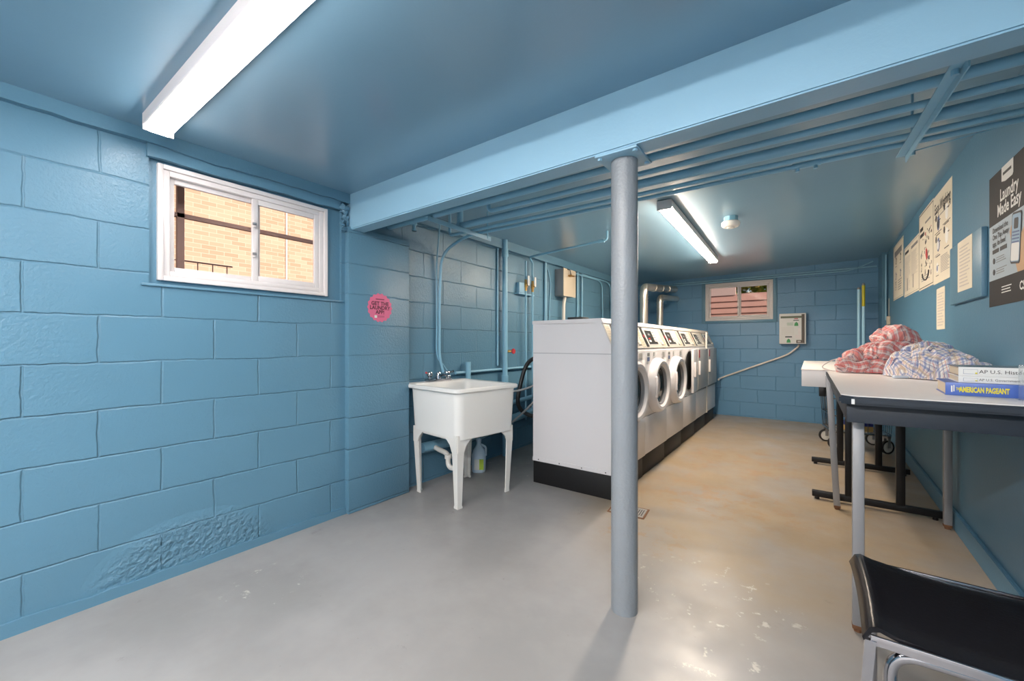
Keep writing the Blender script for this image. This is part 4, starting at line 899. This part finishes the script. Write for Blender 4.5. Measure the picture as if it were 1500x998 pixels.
book((.438, 2.172, .9768), R4, .27, .225, .0235, M_PAPERW, 'textbook', 'thin white textbook AP U.S. Government in the middle of the stack', w2('AP U.S. Government and Politics', .50, .95), M_PAPERW)
book((.438, 2.172, 1.0006), R4, .27, .225, .033, M_COVG, 'textbook', 'white textbook AP U.S. History on top of the stack', w2('AP U.S. History', .54, 1.0), M_PAPERW)
root = empty('acrylic_stand', (.60, 2.16, .9305), R4, label='clear acrylic sheet stand in front of the right end of the books', cat='sign holder')
b = MB(); b.box((-.035, -.07, 0), (.08, -.067, .118), M_ACRY, bev=.001); b.build('front_sheet', root)
b = MB(); b.box((-.035, -.067, 0), (.08, -.03, .003), M_ACRY); b.build('base_lip', root)

# ------------------------------------------------------------------ crumpled clothes
def crumple(name, path, rad, seed, ncell, m, label, stretch=(1, 1, 1), cat='shirt'):
    """heap of fabric: path = list of (x, y, height, radius) along its length; folds follow irregular cells with creases between them"""
    rng = np.random.default_rng(seed); NA, NT = 260, 84
    pth = np.array(path); 
    A, T_ = np.meshgrid(np.linspace(0, 2*PI, NA, endpoint=False), np.linspace(0, 1, NT), indexing='ij')
    c0 = pth[:, :2].mean(0); d = pth[-1, :2]-pth[0, :2]; Lh = np.linalg.norm(d)/2; d = d/np.linalg.norm(d); e = np.array([-d[1], d[0]])
    rr_ = pth[:, 3].mean()
    out = 1+.05*np.sin(3*A+seed)+.04*np.sin(7*A+2*seed)+.025*np.sin(13*A+3*seed)
    hr = np.power(np.cos(T_*PI/2), .62)*(1+.05*np.sin(T_*9+3*np.sin(A*2)))
    sx_ = np.cos(A)*hr*(Lh+rr_)*out; sy_ = np.sin(A)*hr*rr_*rad*out
    X = np.stack([c0[0]+d[0]*sx_+e[0]*sy_, c0[1]+d[1]*sx_+e[1]*sy_], -1)
    par = np.clip((sx_/(Lh+rr_)*(Lh+rr_)+Lh)/(2*Lh), -.3, 1.3)
    H = np.interp(par, np.linspace(0, 1, len(pth)), pth[:, 2])
    z = .934+H*np.power(np.sin(T_*PI/2), .80)
    P = np.concatenate([X, z[..., None]], -1)
    def normals(P):
        gu = np.roll(P, -1, 0)-np.roll(P, 1, 0); gv = np.gradient(P, axis=1); n_ = np.cross(gu, gv); n_ /= np.linalg.norm(n_, axis=-1, keepdims=True)+1e-9
        n_[:, -1] = n_[:, -3].mean(0); n_[:, -2] = n_[:, -3]; return n_
    N0 = normals(P)
    if N0[..., 2].mean() < 0: N0 = -N0
    # cells of fabric
    pick = rng.integers(0, NA, ncell), rng.integers(2, NT-6, ncell); C = P[pick]+rng.normal(0, .02, (ncell, 3)); Sx = np.array(stretch)
    ang = rng.uniform(-.5, .5, ncell)
    wq = P+.018*np.sin(P[..., [1, 2, 0]]*38+seed)+.008*np.sin(P[..., [2, 0, 1]]*90+seed)
    D = np.stack([np.linalg.norm(((wq-C[k]) @ np.array([[math.cos(ang[k]), 0, math.sin(ang[k])], [0, 1, 0], [-math.sin(ang[k]), 0, math.cos(ang[k])]]))*Sx, axis=-1) for k in range(ncell)], -1)
    srt = np.sort(D, -1); edge = srt[..., 1]-srt[..., 0]; cell = D.argmin(-1)
    lift = rng.uniform(-.004, .014, ncell)
    top = np.clip((1-T_)*8, 0, 1); rim = np.clip(T_*7, .15, 1)
    disp = (.024*(1-np.exp(-edge/.016))-.018)+lift[cell]*(1-np.exp(-edge/.01))
    for k in range(ncell):    # pleats inside each cell, radiating its own way
        dirv = rng.normal(0, 1, 3); dirv /= np.linalg.norm(dirv); f_ = rng.uniform(90, 170)
        w = np.exp(-srt[..., 0]/.06)*(cell == k); q = (P-C[k]) @ dirv + .008*np.sin(P[..., 0]*60+k)+.008*np.sin(P[..., 1]*70)
        disp = disp+w*.0085*(1-2*np.abs(np.sin(f_*q)))*(1-np.exp(-edge/.008))
    P = P+N0*(disp*top*rim)[..., None]
    P[..., 2] = np.maximum(P[..., 2], .9335)
    bm = bmesh.new(); vv = [[bm.verts.new(P[i, j]) for j in range(NT-1)] for i in range(NA)]; tip = bm.verts.new(P[:, -1].mean(0)); uvl = bm.loops.layers.uv.new('weave')
    bas = []
    for k in range(ncell):
        mk = cell == k; nk = N0[mk].mean(0) if mk.any() else np.array([0, 0, 1.]); nk /= np.linalg.norm(nk)+1e-9; t = np.cross(nk, rng.normal(0, 1, 3)); t /= np.linalg.norm(t); bas.append((t, np.cross(nk, t)))
    def setuv(f, idx):
        f.smooth = True; k = cell[idx[0]]; t, b_ = bas[k]
        for lp in f.loops:
            p = np.array(lp.vert.co); lp[uvl].uv = ((p @ t)*1.3 + .008*math.sin(p[2]*70+k)+k*.37, (p @ b_)*1.3 + .008*math.sin(p[0]*60+k))
    for i in range(NA):
        i2 = (i+1) % NA
        for j in range(NT-2): setuv(bm.faces.new((vv[i][j], vv[i2][j], vv[i2][j+1], vv[i][j+1])), [(i, j)])
        setuv(bm.faces.new((vv[i][NT-2], vv[i2][NT-2], tip)), [(i, NT-2)])
    bmesh.ops.recalc_face_normals(bm, faces=bm.faces)
    me = bpy.data.meshes.new(name); bm.to_mesh(me); bm.free(); me.materials.append(m)
    o = bpy.data.objects.new(name, me); COL.objects.link(o)
    return tag(o, label, cat, 'crumpled plaid clothes on the table')
red = plaid_mat('pink_plaid', (.62, .40, .36), [(.052, .0, .34, (.55, .12, .11), .55), (.052, .55, .16, (.66, .60, .60), .7), (.026, .3, .06, (.10, .12, .25), .7), (.104, .1, .03, (.03, .03, .06), .6), (.104, .52, .05, (.60, .04, .06), .7)])
blu = plaid_mat('blue_plaid', (.76, .74, .72), [(.045, .0, .22, (.10, .16, .40), .6), (.045, .36, .06, (.06, .08, .24), .8), (.045, .62, .05, (.55, .12, .10), .6), (.09, .75, .16, (.62, .45, .25), .5), (.0225, .5, .08, (.12, .18, .42), .5)])
crumple('plaid_shirt', [(.255, 3.44, .15, .10), (.33, 3.50, .20, .12), (.42, 3.55, .30, .15), (.50, 3.58, .27, .12), (.56, 3.60, .18, .08)], 1.25, 5, 16, red, 'crumpled red and pink plaid shirt heaped on the cream table', stretch=(1.0, 1.0, 1.5))
crumple('plaid_shirt', [(.41, 3.22, .10, .07), (.47, 3.15, .19, .09), (.54, 3.04, .19, .08), (.60, 2.93, .14, .07), (.63, 2.86, .12, .05)], 1.35, 9, 13, blu, 'crumpled blue and white plaid shirt beside the books', stretch=(1.0, 1.0, 1.4))
pipe('clothes_cord', spline([(.30, 3.50, 1.05), (.215, 3.52, 1.03), (.12, 3.60, 1.0), (.068, 3.60, .955), (.105, 3.52, .937), (.17, 3.40, .937), (.26, 3.37, .94), (.33, 3.40, .97)]), .0035, 'thin looped cord trailing from the pink shirt over the table corner', m=mat('cord', (.45, .40, .40), .6), rb=0, cat='cord')
b = MB(); b.M = Matrix.Translation((.395, 3.02, .931)) @ Matrix.Rotation(.35, 4, 'Z'); b.box((-.035, -.012, 0), (.03, .014, .014), mat('pale_blue_cloth', (.55, .60, .68), .8), bev=.005); b.build('belt_end', label='small pale blue cloth tab lying in front of the blue shirt', cat='belt')

# ------------------------------------------------------------------ chair in the corner
root = empty('side_chair', (.33, 1.45, 0), label='black vinyl chair with chrome frame in front of the table', cat='chair')
b = MB(); n_ = 14; prof = []
xs = [0.10, .103, .112, .126, .15, .22, .32, .42, .52, .56]; 
top = [.448, .462, .470, .470, .462, .452, .446, .446, .452, .462]
b.M = Matrix.Translation((-.33, -1.45, 0))
NX, NY = 34, 12; T_ = []
for i in range(NX+1):
    x = .098+(.56-.098)*i/NX; z = np.interp(x, xs, top)
    row = []
    for j in range(NY+1):
        v_ = j/NY; ye = 1.258+(1.665-1.258)*v_ - .012*math.sin(PI*v_)*0; e = min(v_, 1-v_)*NY
        row.append((x+.004*math.sin(PI*v_), ye, z-(.006 if e == 0 else 0)+.006*math.sin(PI*v_)+ (-.01*(1-i/2) if i < 2 else 0)))
    T_.append(row)
up_ = [[b.bm.verts.new(p) for p in r] for r in T_]; dn_ = [[b.bm.verts.new((p[0]+.004, p[1], p[2]-.011)) for p in r] for r in T_]; fs = []
for i in range(NX):
    for j in range(NY):
        fs.append(b.bm.faces.new((up_[i][j], up_[i+1][j], up_[i+1][j+1], up_[i][j+1]))); fs.append(b.bm.faces.new((dn_[i][j], dn_[i][j+1], dn_[i+1][j+1], dn_[i+1][j])))
for i in range(NX):
    for j in (0, NY): fs.append(b.bm.faces.new((up_[i][j], up_[i+1][j], dn_[i+1][j], dn_[i][j])))
for j in range(NY):
    for i in (0, NX): fs.append(b.bm.faces.new((up_[i][j], up_[i][j+1], dn_[i][j+1], dn_[i][j])))
b._fin([v for r in up_+dn_ for v in r], fs, M_VINB); b.build('seat', root, label='black vinyl seat', angle=60)
def mc(): 
    b = MB(); b.M = Matrix.Translation((-.33, -1.45, 0)); return b
for yy in (1.250, 1.672):
    b = mc(); b.box((.112, yy-.004, .425), (.57, yy+.004, .447), M_CHROME, bev=.002); b.build('side_rail', root)
    yi = yy+(.035 if yy < 1.4 else -.035)
    b = mc(); b.tube(bend([(.150, yi, .0), (.150, yi, .405), (.54, yi, .415), (.545, yi, .01)], .055, 8), .0125, M_CHROME, n=14); b.build('leg', root)
    if yy < 1.4: b = mc(); b.prism([(.102, .435), (.122, .435), (.088, .0), (.074, .0)], .012, M_CHROME, xf=Matrix(((1, 0, 0, 0), (0, 0, 1, yy-.006), (0, 1, 0, 0), (0, 0, 0, 1)))); b.build('leg', root)
b = mc(); b.box((.52, 1.26, .46), (.545, 1.64, .82), M_VINB, bev=.012, xf=Matrix.Translation((0.045, 0, 0))); b.build('backrest', root)
for yy in (1.30, 1.60):
    b = mc(); b.tube([(.55, yy, .40), (.60, yy, .80)], .010, M_CHROME, n=12); b.build('back_post', root)
# floor drain
root = empty('floor_drain', (-.98, 2.655, 0), .10, label='square rusty floor drain plate in front of the nearest washer', cat='floor drain')
b = MB(); b.box((-.12, -.085, .0), (.12, .085, .004), M_RUST, bev=.001); b.build('rim', root)
b = MB(); b.box((-.108, -.073, .004), (.108, .073, .005), mat('drain_paint', (.28, .27, .25), .5)); 
for k in range(6): b.box((.02+k*.014, -.05, .005), (.026+k*.014, .05, .0054), M_INK)
b.build('grate', root)
